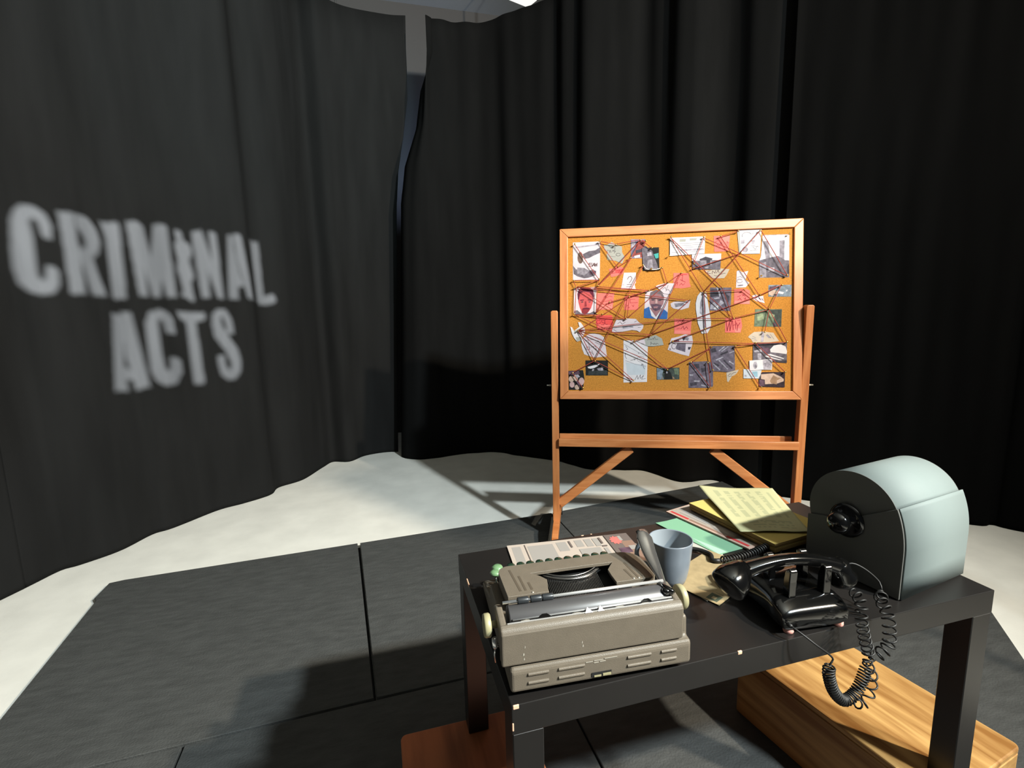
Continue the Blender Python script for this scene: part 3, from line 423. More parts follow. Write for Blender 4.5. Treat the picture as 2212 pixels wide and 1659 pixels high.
# added flag, out of view, shading the floor from the warm key light
FL = thing('added_light_flag', 'unseen black flag on a tall stand, added to block the warm lamp', 'lighting flag', (2.10, -0.65, 0.0), math.radians(25.5))
MB().box(-0.165, 0.165, -0.004, 0.004, 2.30, 2.62).build('flag', 'dark_inside', FL, bevel=(0.002, 1))
MB().sm().tube([(0.18, 0, 0.02), (0.18, 0, 2.64)], 0.012, 12).build('pole', 'black_plastic', FL)
for k in range(3):
    a = 2*PI*k/3 + 0.4
    MB().sm().tube([(0.18, 0, 0.35), (0.18+0.4*math.cos(a), 0.4*math.sin(a), 0.012)], 0.01, 10).build('leg', 'black_plastic', FL)

# ================================================================ the cork board on its stand
EX = Vector((0.91626, -0.40057, 0.0)); EN = Vector((-0.40057, -0.91626, 0.0))   # along the board, towards its front
B0 = Vector((0.7627, 1.7790, 0.8332))
ST = thing('board_stand', 'orange wooden stand holding a cork board of pinned papers', 'notice board', (B0.x, B0.y, 0.03), math.atan2(EX.y, EX.x))
# stand frame: x along the board, y to the rear, z up
def bar(p, q, wd, th):
    p, q = Vector(p), Vector(q); d = (q-p).normalized(); s = d.cross(Vector((0, 1, 0))).normalized()*wd/2; n = Vector((0, th/2, 0))
    vs = [p-s-n, p+s-n, p+s+n, p-s+n, q-s-n, q+s-n, q+s+n, q-s+n]
    return MB().add(vs, [(3, 2, 1, 0), (4, 5, 6, 7), (0, 1, 5, 4), (1, 2, 6, 5), (2, 3, 7, 6), (3, 0, 4, 7)])
PY = 0.035
def post(x0, x1):
    mb = MB(); z0, z1 = 0.075, 1.268
    mb.prism([(x0, z0), (x1, z0), (x1, z1-0.006), (x1-0.006, z1), (x0+0.006, z1), (x0, z1-0.006)], PY-0.024, PY+0.024, 1)
    mb.build('post', 'easel_wood_post', ST, bevel=(0.003, 2))
wood('easel_wood_post', 'bd7a48', 'a66233', 26, 2, 0.45, 1.0)
post(-0.046, -0.010); post(1.196, 1.232)
tr = MB().box(-0.0095, 1.1955, PY-0.045, PY-0.03, 0.545, 0.588).box(-0.0095, 1.1955, PY-0.03, PY+0.05, 0.548, 0.56).box(-0.0095, 1.1955, PY+0.05, PY+0.062, 0.548, 0.592)
tr.build('tray', 'easel_wood', ST, bevel=(0.003, 2))
bar((-0.012, PY, 0.205), (0.372, PY, 0.53), 0.048, 0.03).build('brace', 'easel_wood', ST, bevel=(0.003, 1))
bar((1.198, PY, 0.205), (0.79, PY, 0.53), 0.048, 0.03).build('brace', 'easel_wood', ST, bevel=(0.003, 1))
for x in (-0.028, 1.214):
    ft = MB().prism([(-0.27, 0.06), (0.34, 0.06), (0.34, 0.075), (0.10, 0.115), (-0.03, 0.115), (-0.27, 0.075)], x-0.017, x+0.017, 0)
    f = ft.build('foot', 'easel_wood', ST, bevel=(0.003, 1))
    for y in (-0.25, 0.31):
        c = MB().sm(); c.lathe([(0.0, -0.011), (0.024, -0.011), (0.027, -0.007), (0.027, 0.007), (0.024, 0.011), (0.0, 0.011)], 20, (x, y+0.012, 0.0275), (1, 0, 0))
        c.box(x-0.02, x-0.013, y-0.012, y+0.02, 0.025, 0.056).box(x+0.013, x+0.02, y-0.012, y+0.02, 0.025, 0.056).box(x-0.02, x+0.02, y-0.014, y+0.022, 0.052, 0.0602)
        c.build('caster', 'black_rubber', f)
for s, x in ((-1, -0.0465), (1, 1.2325)):
    MB().sm().lathe([(0.0, 0), (0.005, 0), (0.005, 0.012), (0.0035, 0.014), (0.0035, 0.026), (0.0, 0.026)], 12, (x, PY, 0.872), (s, 0, 0)).build('bolt', 'worn_metal', ST)
# tilted board: columns along, up the board, out of its face
UP = Vector((0.0640, 0.1117, 0.9914)).normalized(); EXb = EX.copy(); ZN = EXb.cross(UP).normalized(); UPb = ZN.cross(EXb).normalized()
BM = Matrix(((EXb.x, UPb.x, ZN.x, B0.x), (EXb.y, UPb.y, ZN.y, B0.y), (EXb.z, UPb.z, ZN.z, B0.z), (0, 0, 0, 1)))
BW, BH, FW = 1.193, 0.892, 0.043
FZ = 0.012
def frame_side(name, poly, m):
    o = MB().prism(poly, -0.022, FZ).build(name, m, ST, bevel=(0.003, 2)); o.matrix_parent_inverse = WORLD(ST).inverted(); o.matrix_basis = BM; return o
wood('easel_frame', 'bd7a48', 'a66233', 26, 0, 0.45, 1.0); wood('easel_frame_tall', 'bd7a48', 'a66233', 26, 1, 0.45, 1.0)
g = 0.0004
frame_side('frame_rail', [(0, 0), (BW, 0), (BW-FW-g, FW), (FW+g, FW)], 'easel_frame')
frame_side('frame_rail', [(0, BH), (FW+g, BH-FW), (BW-FW-g, BH-FW), (BW, BH)], 'easel_frame')
frame_side('frame_stile', [(0, g), (FW, FW+g), (FW, BH-FW-g), (0, BH-g)], 'easel_frame_tall')
frame_side('frame_stile', [(BW, g), (BW, BH-g), (BW-FW, BH-FW-g), (BW-FW, FW+g)], 'easel_frame_tall')
ck = MB().box(FW-0.004, BW-FW+0.004, FW-0.004, BH-FW+0.004, -0.018, 0.0).build('cork_panel', 'cork', ST)
ck.matrix_parent_inverse = WORLD(ST).inverted(); ck.matrix_basis = BM

LEVEL = dict(teal_photo=1, letter=2, house=1, torn_portrait=1, bubbles=1, fist_photo=1, form=2, blue_card=1, parcel_photo=1, hatched_photo=1, torn_words=1, bird=1, blade=1, torn_small=0, arch_scrap=1)
def stroke(mb, pts, wd, z):
    for a, b in zip(pts[:-1], pts[1:]):
        dx, dy = b[0]-a[0], b[1]-a[1]; l = math.hypot(dx, dy) or 1; ux, uy = dx/l*wd/2, dy/l*wd/2
        mb.add([(a[0]-ux+uy, a[1]-uy-ux, z), (b[0]+ux+uy, b[1]+uy-ux, z), (b[0]+ux-uy, b[1]+uy+ux, z), (a[0]-ux-uy, a[1]-uy+ux, z)], [(0, 1, 2, 3)])
def flat_sheet(poly, base, patches, strokes, th=0.0006):
    """sheet lying in its own x-y plane with printed patches and pen strokes on top"""
    cx = sum(p[0] for p in poly)/len(poly); cy = sum(p[1] for p in poly)/len(poly)
    names = [base]; mb = MB(); mb.prism([(x-cx, y-cy) for x, y in poly], 0, th)
    def mi(n):
        if n not in names: names.append(n)
        return names.index(n)
    z = th
    for n, pl in patches:
        z += 0.00012; mb.mat(mi(n)).add([(x-cx, y-cy, z) for x, y in pl], [tuple(range(len(pl)))])
    z += 0.00012
    for n, wd, pl in strokes:
        mb.mat(mi(n)); stroke(mb, [(x-cx, y-cy) for x, y in pl], wd, z)
    return mb, names, (cx, cy)
for key, name, cat, label, base, poly, patches, strokes in SHEETS:
    mm = lambda pl: [(x/1000, y/1000) for x, y in pl]
    mb, names, (cx, cy) = flat_sheet(mm(poly), base, [(n, mm(p)) for n, p in patches], [(n, wd*0.00030, mm(p)) for n, wd, p in strokes])
    o = mb.build(name, names, mw=BM @ Matrix.Translation((cx, cy, 0.0004 + 0.0022*LEVEL.get(key, 0))))
    tag(o, label, cat, 'papers pinned to the cork board')
PN = dict(a0='upper left poster corner', a1='upper right poster corner', a2='lower left poster corner', a3='lower right poster corner', b='torn greyish note', c0='lilac photograph top', c1='cork beside the lilac photograph',
 d0='teal-spot photograph top', c2='lilac photograph foot', d1='teal-spot photograph foot', d2='cork beside the teal-spot photograph', d3='teal-spot photograph side', p0='dark-haired portrait upper left', p1='dark-haired portrait upper right',
 p2='dark-haired portrait lower left', p3='dark-haired portrait lower right', e='crumpled pink note', n0='pink tall-stroke note', f='scrap over the bald portrait', q0='bald portrait corner', g='pink underlined note', h0='arched scrap top',
 k0='pink loop note', r='pink three-line note', l0='typed letter upper left', l1='typed letter upper right', l2='typed letter lower left', w='pink wavy note', m0='doodle sheet upper left', m1='doodle sheet upper right', m2='doodle sheet lower left',
 z0='pale photograph upper right', z1='pale photograph lower left', z2='pale photograph lower right', y0='house photograph side', y1='house photograph lower corner', x0='knife cut-out tip', u0='purplish photograph top', t0='pink crosses note',
 s0='crumpled white scrap', v0='pale-hand photograph top', o0='oval scrap', G='green photograph', Y='WHY note', N='pink scribble note', X1='knife cut-out foot', F1='clenched-hand photograph upper right', F0='clenched-hand photograph upper left',
 H1='hatched photograph upper right', R0='rubble photograph upper left', R1='rubble photograph upper right', R2='rubble photograph lower right', Q0='folded-papers photograph lower left', Q1='folded-papers photograph upper right',
 H0='hatched photograph upper left', H2='hatched photograph lower left', B0='white bird-like paper', S0='black smear photograph', C0='faces photograph side', C1='faces photograph foot', M0='sketch map top', M1='sketch map foot',
 T0='torn grey words scrap', D0='dark green photograph', E0='buildings clipping', J='fanned cream scrap')
# ---- push pins: one built, the rest copied
pm = MB().sm(); pm.lathe([(0, -0.004), (0.0007, -0.003), (0.0007, 0.0075), (0.0026, 0.008), (0.0030, 0.0095), (0.0020, 0.011), (0.0020, 0.014), (0.0042, 0.0155), (0.0046, 0.0175), (0.0030, 0.0192), (0, 0.0196)], 14)
proto = None
random.seed(5)
for k, (x, y) in PINS.items():
    if proto is None: o = proto = pm.build('push_pin', 'brass')
    else: o = proto.copy(); C.objects.link(o)
    o.matrix_world = BM @ Matrix.Translation((x/1000, y/1000, 0.0045)) @ Matrix.Rotation(random.uniform(-0.25, 0.25), 4, 'X') @ Matrix.Rotation(random.uniform(-0.25, 0.25), 4, 'Y')
    tag(o, 'small brass pin at the ' + PN[k], 'pin', 'pins in the cork board')
# ---- red strings between the pins
for i, sk in enumerate(STRINGS):
    a, b = sk.split('-'); (x0, y0), (x1, y1) = PINS[a], PINS[b]
    z0 = 0.0125 + 0.0012*(i % 3); pts = []
    for j in range(9):
        u = j/8; sag = 0.0
        pts.append((x0/1000*(1-u)+x1/1000*u, y0/1000*(1-u)+y1/1000*u - sag, z0 + 0.004*math.sin(PI*u)*((i*37) % 5)/4))
    mid = ((x0+x1)/2000, (y0+y1)/2000)
    o = MB().sm().tube([(p[0]-mid[0], p[1]-mid[1], p[2]) for p in pts], 0.0019, 6).build('red_string', 'string_red', mw=BM @ Matrix.Translation((mid[0], mid[1], 0)))
    tag(o, 'red string from the ' + PN[a] + ' to the ' + PN[b], 'string', 'red strings across the cork board')
wp = [PINS['d3'], ((PINS['d3'][0]*0.6+PINS['d1'][0]*0.4), PINS['d1'][1]+4), PINS['d1'], ((PINS['d1'][0]+PINS['d2'][0])/2, PINS['d1'][1]-1), PINS['d2']]
wc = catmull([(x/1000, y/1000, 0.012) for x, y in wp], 0.01); mid = wc[len(wc)//2].copy(); mid.z = 0
tag(MB().sm().tube([p-mid for p in wc], 0.0022, 6).build('white_string', 'cotton_white', mw=BM @ Matrix.Translation(mid)), 'short white string hanging across the foot of the teal-spot photograph', 'string')

# ================================================================ typewriter, seen from its rear
TY = thing('typewriter', 'grey-brown portable typewriter with green keys, its back to the table edge', 'typewriter', (0.002, 0.010, TT), math.radians(-4))
b = MB().prism([(0, 0.012), (0.0, 0.050), (0.004, 0.054), (0.014, 0.056), (0.016, 0.09), (0.195, 0.09), (0.215, 0.052), (0.30, 0.034), (0.312, 0.028), (0.312, 0.012)], 0.0, 0.312, 0)
base = b.build('base', 'typewriter_paint', TY, bevel=(0.007, 3))
for x0, x1 in ((0.028, 0.062), (0.078, 0.122), (0.196, 0.238), (0.256, 0.284)):
    for z in (0.0235, 0.0385):
        ring = [(0.0002, z), (-0.0008, z+0.0006), (-0.0024, z+0.0024), (-0.0028, z+0.0042), (-0.0018, z+0.0060), (0.0002, z+0.0066)]
        MB().prism(ring, x0, x1, 0).build('louvre', 'typewriter_paint', base, bevel=(0.0006, 2))
lk = MB().box(0.134, 0.168, -0.0012, 0.001, 0.0185, 0.0255); lk.mat(1).box(0.138, 0.150, -0.0022, -0.0011, 0.0185, 0.0210).box(0.153, 0.167, -0.0022, -0.0011, 0.0185, 0.0225)
lk.build('latch', ['dark_inside', 'cream_plastic'], base)
mk = MB()  # pale dashes for the small unreadable lettering on the back panel
for x, z, l in ((0.124, 0.0455, 0.012), (0.138, 0.0462, 0.016), (0.156, 0.0472, 0.022), (0.138, 0.0425, 0.008), (0.148, 0.0432, 0.010)): mk.box(x, x+l, -0.0006, 0.0, z, z+0.0011)
mk.build('lettering_dashes', 'worn_metal', base)
for x, y in ((0.03, 0.03), (0.282, 0.03), (0.03, 0.28), (0.282, 0.28)):
    MB().sm().lathe([(0, 0), (0.011, 0), (0.012, 0.004), (0.010, 0.0121), (0, 0.0121)], 18, (x, y, 0)).build('rubber_foot', 'black_rubber', TY)
# carriage with its rear cover, platen and rods (shifted to one side)
cv = MB().prism([(0.0025, 0.058), (0.0025, 0.112), (0.006, 0.119), (0.013, 0.1225), (0.0215, 0.1215), (0.0215, 0.114), (0.012, 0.110), (0.012, 0.058)], -0.013, 0.298, 0)
car = cv.build('carriage_cover', 'typewriter_paint', TY, bevel=(0.0035, 3))
sc = MB()
rs = random.Random(9)
for x, y in ((0.002, 0.0095), (0.03, 0.0185), (0.115, 0.0182), (0.19, 0.0186), (0.235, 0.0178), (0.262, 0.010), (0.278, 0.0172)):
    n = 9; sc.add([(x + 0.009*(0.6+0.5*rs.random())*math.cos(2*PI*k/n), y + 0.0022*(0.5+0.6*rs.random())*math.sin(2*PI*k/n), 0.1227 + (0.0002 if y > 0.013 else -0.0022)) for k in range(n)], [tuple(range(n))])
for x, z, w_ in ((0.022, 0.066, 0.0022), (0.021, 0.074, 0.003), (0.024, 0.0865, 0.0016), (0.118, 0.079, 0.0018), (0.119, 0.0725, 0.0026)):
    sc.add([(x, 0.0021, z), (x+w_, 0.0021, z+0.001), (x+w_*0.7, 0.0021, z+0.005), (x+w_*0.2, 0.0021, z+0.004)], [(0, 1, 2, 3)])
sc.build('scuff_marks', 'worn_metal', car)
for x0, x1 in ((-0.013, -0.001), (0.286, 0.298)):
    MB().prism([(0.0125, 0.0595), (0.0125, 0.1215), (0.03, 0.126), (0.06, 0.130), (0.074, 0.122), (0.078, 0.092), (0.06, 0.0905), (0.02, 0.0905), (0.02, 0.0595)], x0, x1, 0).build('carriage_end', 'typewriter_paint', TY, bevel=(0.004, 3))
MB().sm().lathe([(0, 0), (0.0205, 0), (0.0212, 0.002), (0.0212, 0.27), (0.0205, 0.272), (0, 0.272)], 40, (0.006, 0.043, 0.1125), (1, 0, 0)).build('platen', 'platen', TY)
pt = MB().sm(); pt.tube([(0.01, 0.0225, 0.1235), (0.285, 0.0225, 0.1235)], 0.0016, 8)
pt.sm(False).box(0.0, 0.284, 0.0150, 0.0158, 0.1225, 0.1245)
pt.build('paper_rest', 'chrome', TY)
fl = MB().mat(0)
for x, s in ((0.128, 1), (0.150, 0.8)): fl.add([(x, 0.0135, 0.1232), (x+0.014*s, 0.0135, 0.1232), (x+0.006, 0.021, 0.129)], [(0, 1, 2)])
fl.build('paper_scrap_stuck', 'paper_white', TY)
for x in (0.05, 0.226): MB().prism([(x, 0.122), (x+0.024, 0.122), (x+0.016, 0.1285), (x+0.008, 0.1285)], 0.0205, 0.0213, 1).build('paper_guide', 'black_plastic', TY)
rod = MB().sm(); rod.tube([(-0.001, 0.051, 0.1375), (0.284, 0.051, 0.1375)], 0.0026, 10); rod.build('bail_rod', 'chrome', TY)
for x in (0.024, 0.046, 0.066):
    MB().sm().lathe([(0, 0), (0.0052, 0), (0.0056, 0.001), (0.0056, 0.017), (0.0052, 0.0185), (0, 0.0185)], 16, (x, 0.051, 0.1375), (1, 0, 0)).build('bail_roller', 'roller_black', TY)
for x, r in ((-0.013, 0.0185), (0.298, 0.021)):
    s = -1 if x < 0 else 1
    MB().sm().lathe([(0, 0), (0.006, 0), (0.006, 0.009), (r*0.9, 0.010), (r, 0.012), (r, 0.019), (r*0.92, 0.0215), (r*0.6, 0.0215), (0.0, 0.020)], 32, (x, 0.043, 0.1075), (s, 0, 0)).build('platen_knob', 'cream_plastic', TY)
for x, z in ((-0.0145, 0.074), (0.3, 0.087)):
    s = -1 if x < 0 else 1
    c = MB().sm(); c.lathe([(0, 0), (0.0042, 0.001), (0.0046, 0.006), (0.0046, 0.016), (0.003, 0.018), (0, 0.018)], 14, (x+s*0.004, 0.03, z), (0, 0.15, 1))
    c.tube([(x+s*0.004, 0.03, z), (x+s*0.005, 0.033, z-0.014), (x+s*0.003, 0.037, z-0.030)], 0.0013, 6).tube([(x+s*0.004, 0.03, z+0.004), (x-s*0.003, 0.03, z+0.004)], 0.0022, 8); c.build('release_lever', 'chrome', TY)
# hood with its crescent opening and slots
out = [(0.016, 0.094), (0.090, 0.094), (0.091, 0.104), (0.097, 0.133), (0.088, 0.147), (0.0725, 0.161), (0.12, 0.1625), (0.19, 0.1635), (0.237, 0.163), (0.228, 0.152), (0.218, 0.139), (0.2165, 0.118), (0.2165, 0.094), (0.289, 0.094), (0.295, 0.10), (0.298, 0.15)]
for k in range(7):
    a = math.radians(10 + 80*k/6); out.append((0.262+0.036*math.cos(a), 0.161+0.036*math.sin(a)))
for k in range(7):
    a = math.radians(90 + 90*k/6); out.append((0.036+0.022*math.cos(a), 0.175+0.022*math.sin(a)))
hd = MB().prism(out, 0.1135, 0.1195)
def skirt(P, t):
    cx, cy = 0.156, 0.146
    q = []
    for x, y in P:
        d = math.hypot(x-cx, y-cy); q.append((x + (cx-x)*t/d, y + (cy-y)*t/d))
    for i in range(len(P)-1): hd.prism([P[i], P[i+1], q[i+1], q[i]], 0.0906, 0.1137)
skirt([(0.088, 0.0945), (0.0165, 0.0945)] + out[:13:-1][::1] + [(0.289, 0.0945), (0.2185, 0.0945)] if False else [(0.088, 0.0945), (0.0165, 0.0945)] + [out[k] for k in range(len(out)-1, 12, -1)] + [(0.2185, 0.0945)], 0.004)
hood = hd.build('hood', 'typewriter_paint', TY, bevel=(0.0032, 3))
sl = MB()
def slot(p, q, wd):
    p, q = Vector((*p, 0)), Vector((*q, 0)); d = (q-p).normalized(); n = Vector((-d.y, d.x, 0))*wd/2
    sl.prism([tuple((p-n)[:2]), tuple((p+n)[:2]), tuple((q+n)[:2]), tuple((q-n)[:2])], 0.1190, 0.11985)
for p, q in (((0.0355, 0.181), (0.0415, 0.106)), ((0.0485, 0.156), (0.051, 0.106)), ((0.061, 0.131), (0.0625, 0.106)), ((0.2685, 0.179), (0.272, 0.101)), ((0.258, 0.155), (0.2615, 0.101)), ((0.248, 0.132), (0.251, 0.101))): slot(p, q, 0.0042)
sl.build('slot', 'slot_dark', hood)
pk = MB().box(0.058, 0.086, 0.0932, 0.0938, 0.094, 0.113).box(0.222, 0.246, 0.0932, 0.0938, 0.094, 0.113); pk.build('notch', 'dark_inside', hood)
sp = MB().sm()
for x in (0.262, 0.252, 0.0615): sp.lathe([(0, 0), (0.0022, 0.0002), (0.0018, 0.0012), (0, 0.0016)], 10, (x, 0.098, 0.1192))
sp.build('hood_stud', 'worn_metal', hood)
MB().box(0.06, 0.25, 0.096, 0.190, 0.0902, 0.0908).box(0.06, 0.25, 0.1755, 0.1765, 0.0908, 0.1132).build('basket_floor', 'dark_inside', TY)
# type basket: curved segment with a fan of type bars
sg = MB().sm(); arc = []
for k in range(25):
    u = -1 + 2*k/24; arc.append((0.152 + 0.056*u, 0.166 - 0.024*(1-u*u), 0.108))
sg.tube(arc, 0.0028, 8); sg.tube([(x, y-0.005, z+0.003) for x, y, z in arc], 0.0014, 6); sg.tube([(x, y+0.004, z+0.004) for x, y, z in arc], 0.0012, 6)
sg.build('type_segment', 'steel', TY)
tb = MB()
for k in range(34):
    u = -1 + 2*k/33; x = 0.152 + 0.050*u; y1 = 0.163 - 0.024*(1-u*u)
    tb.add([(x-0.0005, 0.104, 0.094), (x+0.0005, 0.104, 0.094), (x+0.0005, y1, 0.1065), (x-0.0005, y1, 0.1065), (x-0.0005, 0.104, 0.091), (x+0.0005, 0.104, 0.091), (x+0.0005, y1, 0.100), (x-0.0005, y1, 0.100)], [(0, 1, 2, 3), (7, 6, 5, 4), (0, 4, 5, 1), (1, 5, 6, 2), (2, 6, 7, 3), (3, 7, 4, 0)])
tb.build('type_bars', 'steel', TY)
kb = MB().sm()
for row, (y, z, x0, n) in enumerate(((0.292, 0.0630, 0.060, 11), (0.270, 0.066, 0.050, 11), (0.248, 0.070, 0.045, 11), (0.226, 0.075, 0.040, 11))):
    for k in range(n):
        x = x0 + 0.0212*k
        kb.mat(1).lathe([(0, 0), (0.0086, 0.0), (0.0092, 0.002), (0.0088, 0.0045)], 16, (x, y, z)); kb.mat(2).lathe([(0.0088, 0.0042), (0.0075, 0.0056), (0.0045, 0.0063), (0, 0.0066)], 16, (x, y, z))
        kb.mat(1).tube([(x, y, z), (x, y-0.01, 0.046)], 0.0012, 5)
for x, y, z in ((0.028, 0.278, 0.074), (0.0215, 0.262, 0.072)):
    kb.mat(0).lathe([(0, -0.003), (0.011, -0.003), (0.0118, 0.0), (0.010, 0.0032), (0.005, 0.0048), (0, 0.005)], 20, (x, y, z)); kb.mat(1).tube([(x, y, z-0.003), (x, y-0.01, 0.046)], 0.0014, 5)
kb.build('keys', ['key_green', 'key_rim', 'key_dark'], TY)
MB().box(0.09, 0.225, 0.301, 0.311, 0.041, 0.048).build('space_bar', 'black_plastic', TY, bevel=(0.002, 2))
# chrome return lever
lp = catmull([(0.279, 0.030, 0.131), (0.287, 0.060, 0.133), (0.294, 0.092, 0.137), (0.299, 0.130, 0.150), (0.303, 0.160, 0.166), (0.304, 0.176, 0.172)], 0.006); rg = []
for i, p in enumerate(lp):
    u = i/(len(lp)-1); wv = 0.0055 + 0.0105*u*u*(3-2*u); th = 0.003
    if u > 0.93: wv *= 0.75
    d = (lp[min(i+1, len(lp)-1)] - lp[max(i-1, 0)]).normalized(); s = d.cross(Vector((0, -0.35, 1))).normalized(); n = s.cross(d)
    rg.append([p + s*wv*math.cos(2*PI*j/12) + n*(th*math.sin(2*PI*j/12) - 0.25*wv*math.cos(2*PI*j/12)**2) for j in range(12)])
lever = MB().sm().rings(rg).build('return_lever', 'lever_chrome', TY)
pv = MB().sm(); pv.lathe([(0, 0), (0.0075, 0), (0.0075, 0.006), (0.004, 0.009), (0, 0.009)], 16, (0.279, 0.030, 0.1275)); pv.tube([(0.276, 0.052, 0.134), (0.283, 0.03, 0.1335), (0.288, 0.021, 0.132)], [0.004, 0.005, 0.0045], 10)
pv.build('lever_pivot', 'black_gloss', lever)

# ================================================================ mug
MG = thing('mug', 'plain blue-grey ceramic mug beside the typewriter', 'mug', (0.436, 0.243, TT))
prof = [(0.0, 0.0), (0.030, 0.0), (0.033, 0.002), (0.037, 0.014), (0.041, 0.035), (0.0445, 0.065), (0.0470, 0.096), (0.0474, 0.0985), (0.0466, 0.1), (0.0452, 0.0985)]
MB().sm().lathe(prof, 48).build('body', 'mug_glaze', MG)
MB().sm().lathe([(0.0452, 0.0985), (0.0425, 0.065), (0.039, 0.035), (0.034, 0.012), (0.028, 0.007), (0.0, 0.006)], 48).build('inside', 'mug_inside', MG)
hp = catmull([(-0.040, 0.020, 0.080), (-0.056, 0.030, 0.083), (-0.064, 0.034, 0.062), (-0.058, 0.031, 0.040), (-0.037, 0.020, 0.032)], 0.004)
MB().sm().tube(hp, 0.0052, 10).build('handle', 'mug_glaze', MG)

# ================================================================ rotary card file
RO = thing('card_file', 'pale mint and black covered rotary card file with a round side knob', 'card file', (0.832, 0.030, TT), math.radians(9))
WF = 0.242
def side(z0=0): return None
low = [(0.0, 0.002), (-0.0003, 0.05), (-0.0006, 0.100)] + [(0.18 - 0.1806*math.cos(math.radians(a)), 0.100 + 0.206*math.sin(math.radians(a))) for a in (3, 6, 9, 12, 15, 18, 21, 24, 26.4)]
vee = [(0.018, 0.1915), (0.080, 0.155), (0.115, 0.131), (0.146, 0.126), (0.204, 0.113)]
def shell_low(x0, x1, name, m):
    MB().prism(low + vee[1:] + [(0.203, 0.002)], x0, x1, 0).build(name, m, RO, bevel=(0.0012, 2))
shell_low(0.0, 0.0045, 'side_panel', 'file_black'); shell_low(WF-0.0045, WF, 'side_panel', 'file_black')
fr = [(y, z) for y, z in low] ; inner = [(y+0.004, z) for y, z in reversed(low)]
fp = MB().sm(); fp.rings([[(x, y, z) for y, z in fr] for x in (0.0047, WF-0.0047)], cap=False, closed=False)
fpo = fp.build('front_panel', 'file_mint', RO)
md = fpo.modifiers.new('thick', 'SOLIDIFY'); md.thickness = 0.003; md.offset = 1
MB().box(0.0047, WF-0.0047, 0.1985, 0.2025, 0.002, 0.112).build('rear_panel', 'file_mint', RO)
MB().box(0.0047, WF-0.0047, 0.0045, 0.198, 0.0, 0.012).build('bottom_panel', 'file_black', RO)
dc, dr = (0.1085, 0.1455), 0.0965
dp = [(dc[0]+dr*math.cos(math.radians(a)), dc[1]+dr*math.sin(math.radians(a))) for a in range(-25, 156, 5)]
dm = MB().sm(); dm.rings([[(x, y, z) for y, z in dp] for x in (0.0062, WF-0.0062)], cap=False, closed=False)
drum = dm.build('roll_cover', 'file_mint', RO)
md = drum.modifiers.new('thick', 'SOLIDIFY'); md.thickness = 0.003; md.offset = -1
for x0, x1 in ((0.0052, 0.0062), (WF-0.0062, WF-0.0052)):
    MB().prism([(dc[0]+(dr)*math.cos(math.radians(a)), dc[1]+(dr)*math.sin(math.radians(a))) for a in range(-25, 206, 5)], x0, x1, 0).build('cover_end', 'file_black', RO)
kn = MB().sm(); kn.lathe([(0, 0), (0.0375, 0), (0.0375, 0.003), (0.030, 0.006), (0.014, 0.008), (0.012, 0.012), (0.017, 0.014), (0.022, 0.020), (0.0242, 0.028), (0.0225, 0.036), (0.017, 0.042), (0.009, 0.0455), (0, 0.0465)], 40, (0.0, 0.114, 0.131), (-1, 0, 0))
kn.build('knob', 'black_gloss', RO)

# ================================================================ telephone, seen from its rear
PH = thing('telephone', 'glossy black rotary telephone with its rear at the table edge', 'telephone', (0.594, 0.004, TT), math.radians(-6))
secs = [(0.000, 0, 0.066, 0.010, 0.038), (0.0015, 0, 0.069, 0.009, 0.042), (0.008, 0, 0.070, 0.008, 0.0475), (0.020, 0, 0.071, 0.008, 0.0545), (0.036, 0, 0.070, 0.008, 0.0590), (0.046, 0, 0.068, 0.008, 0.0600), (0.060, 0, 0.066, 0.008, 0.0610),
        (0.085, 0, 0.066, 0.008, 0.0630), (0.105, 0, 0.068, 0.008, 0.0650), (0.13, 0, 0.072, 0.008, 0.062), (0.16, 0, 0.078, 0.008, 0.048), (0.19, 0, 0.081, 0.008, 0.034), (0.202, 0, 0.080, 0.009, 0.024), (0.205, 0, 0.076, 0.011, 0.020)]
body = MB().sm().rings(loft_profile(secs, 40, 5.0)).build('body', 'black_gloss', PH)
# dial on the far sloping face
q = Vector((0, 0.42, 0.9)).normalized()
MB().sm().lathe([(0, 0), (0.038, 0), (0.040, 0.004), (0.036, 0.007), (0.016, 0.006), (0.015, 0.009), (0, 0.0095)], 32, (0, 0.152, 0.0545), q).build('dial', 'black_plastic', body)
for x, y in ((-0.050, 0.010), (0.056, 0.010), (-0.058, 0.185), (0.058, 0.185)):
    MB().sm().lathe([(0, 0), (0.0085, 0), (0.0095, 0.003), (0.0085, 0.0105), (0, 0.0105)], 18, (x, y, 0)).build('rubber_foot', 'pink_rubber', PH)
def prong(x, y0, lean):
    pts = [(y0-0.008, 0.050), (y0+0.010, 0.050), (y0+0.010, 0.090), (y0+0.008+lean, 0.108), (y0+lean, 0.1145), (y0-0.006+lean, 0.110), (y0-0.008, 0.088)]
    MB().prism(pts, x-0.008, x+0.008, 0).build('cradle_prong', 'black_gloss', PH, bevel=(0.0025, 3))
for x in (-0.032, 0.042):
    prong(x, 0.034, -0.003); prong(x, 0.092, 0.004)
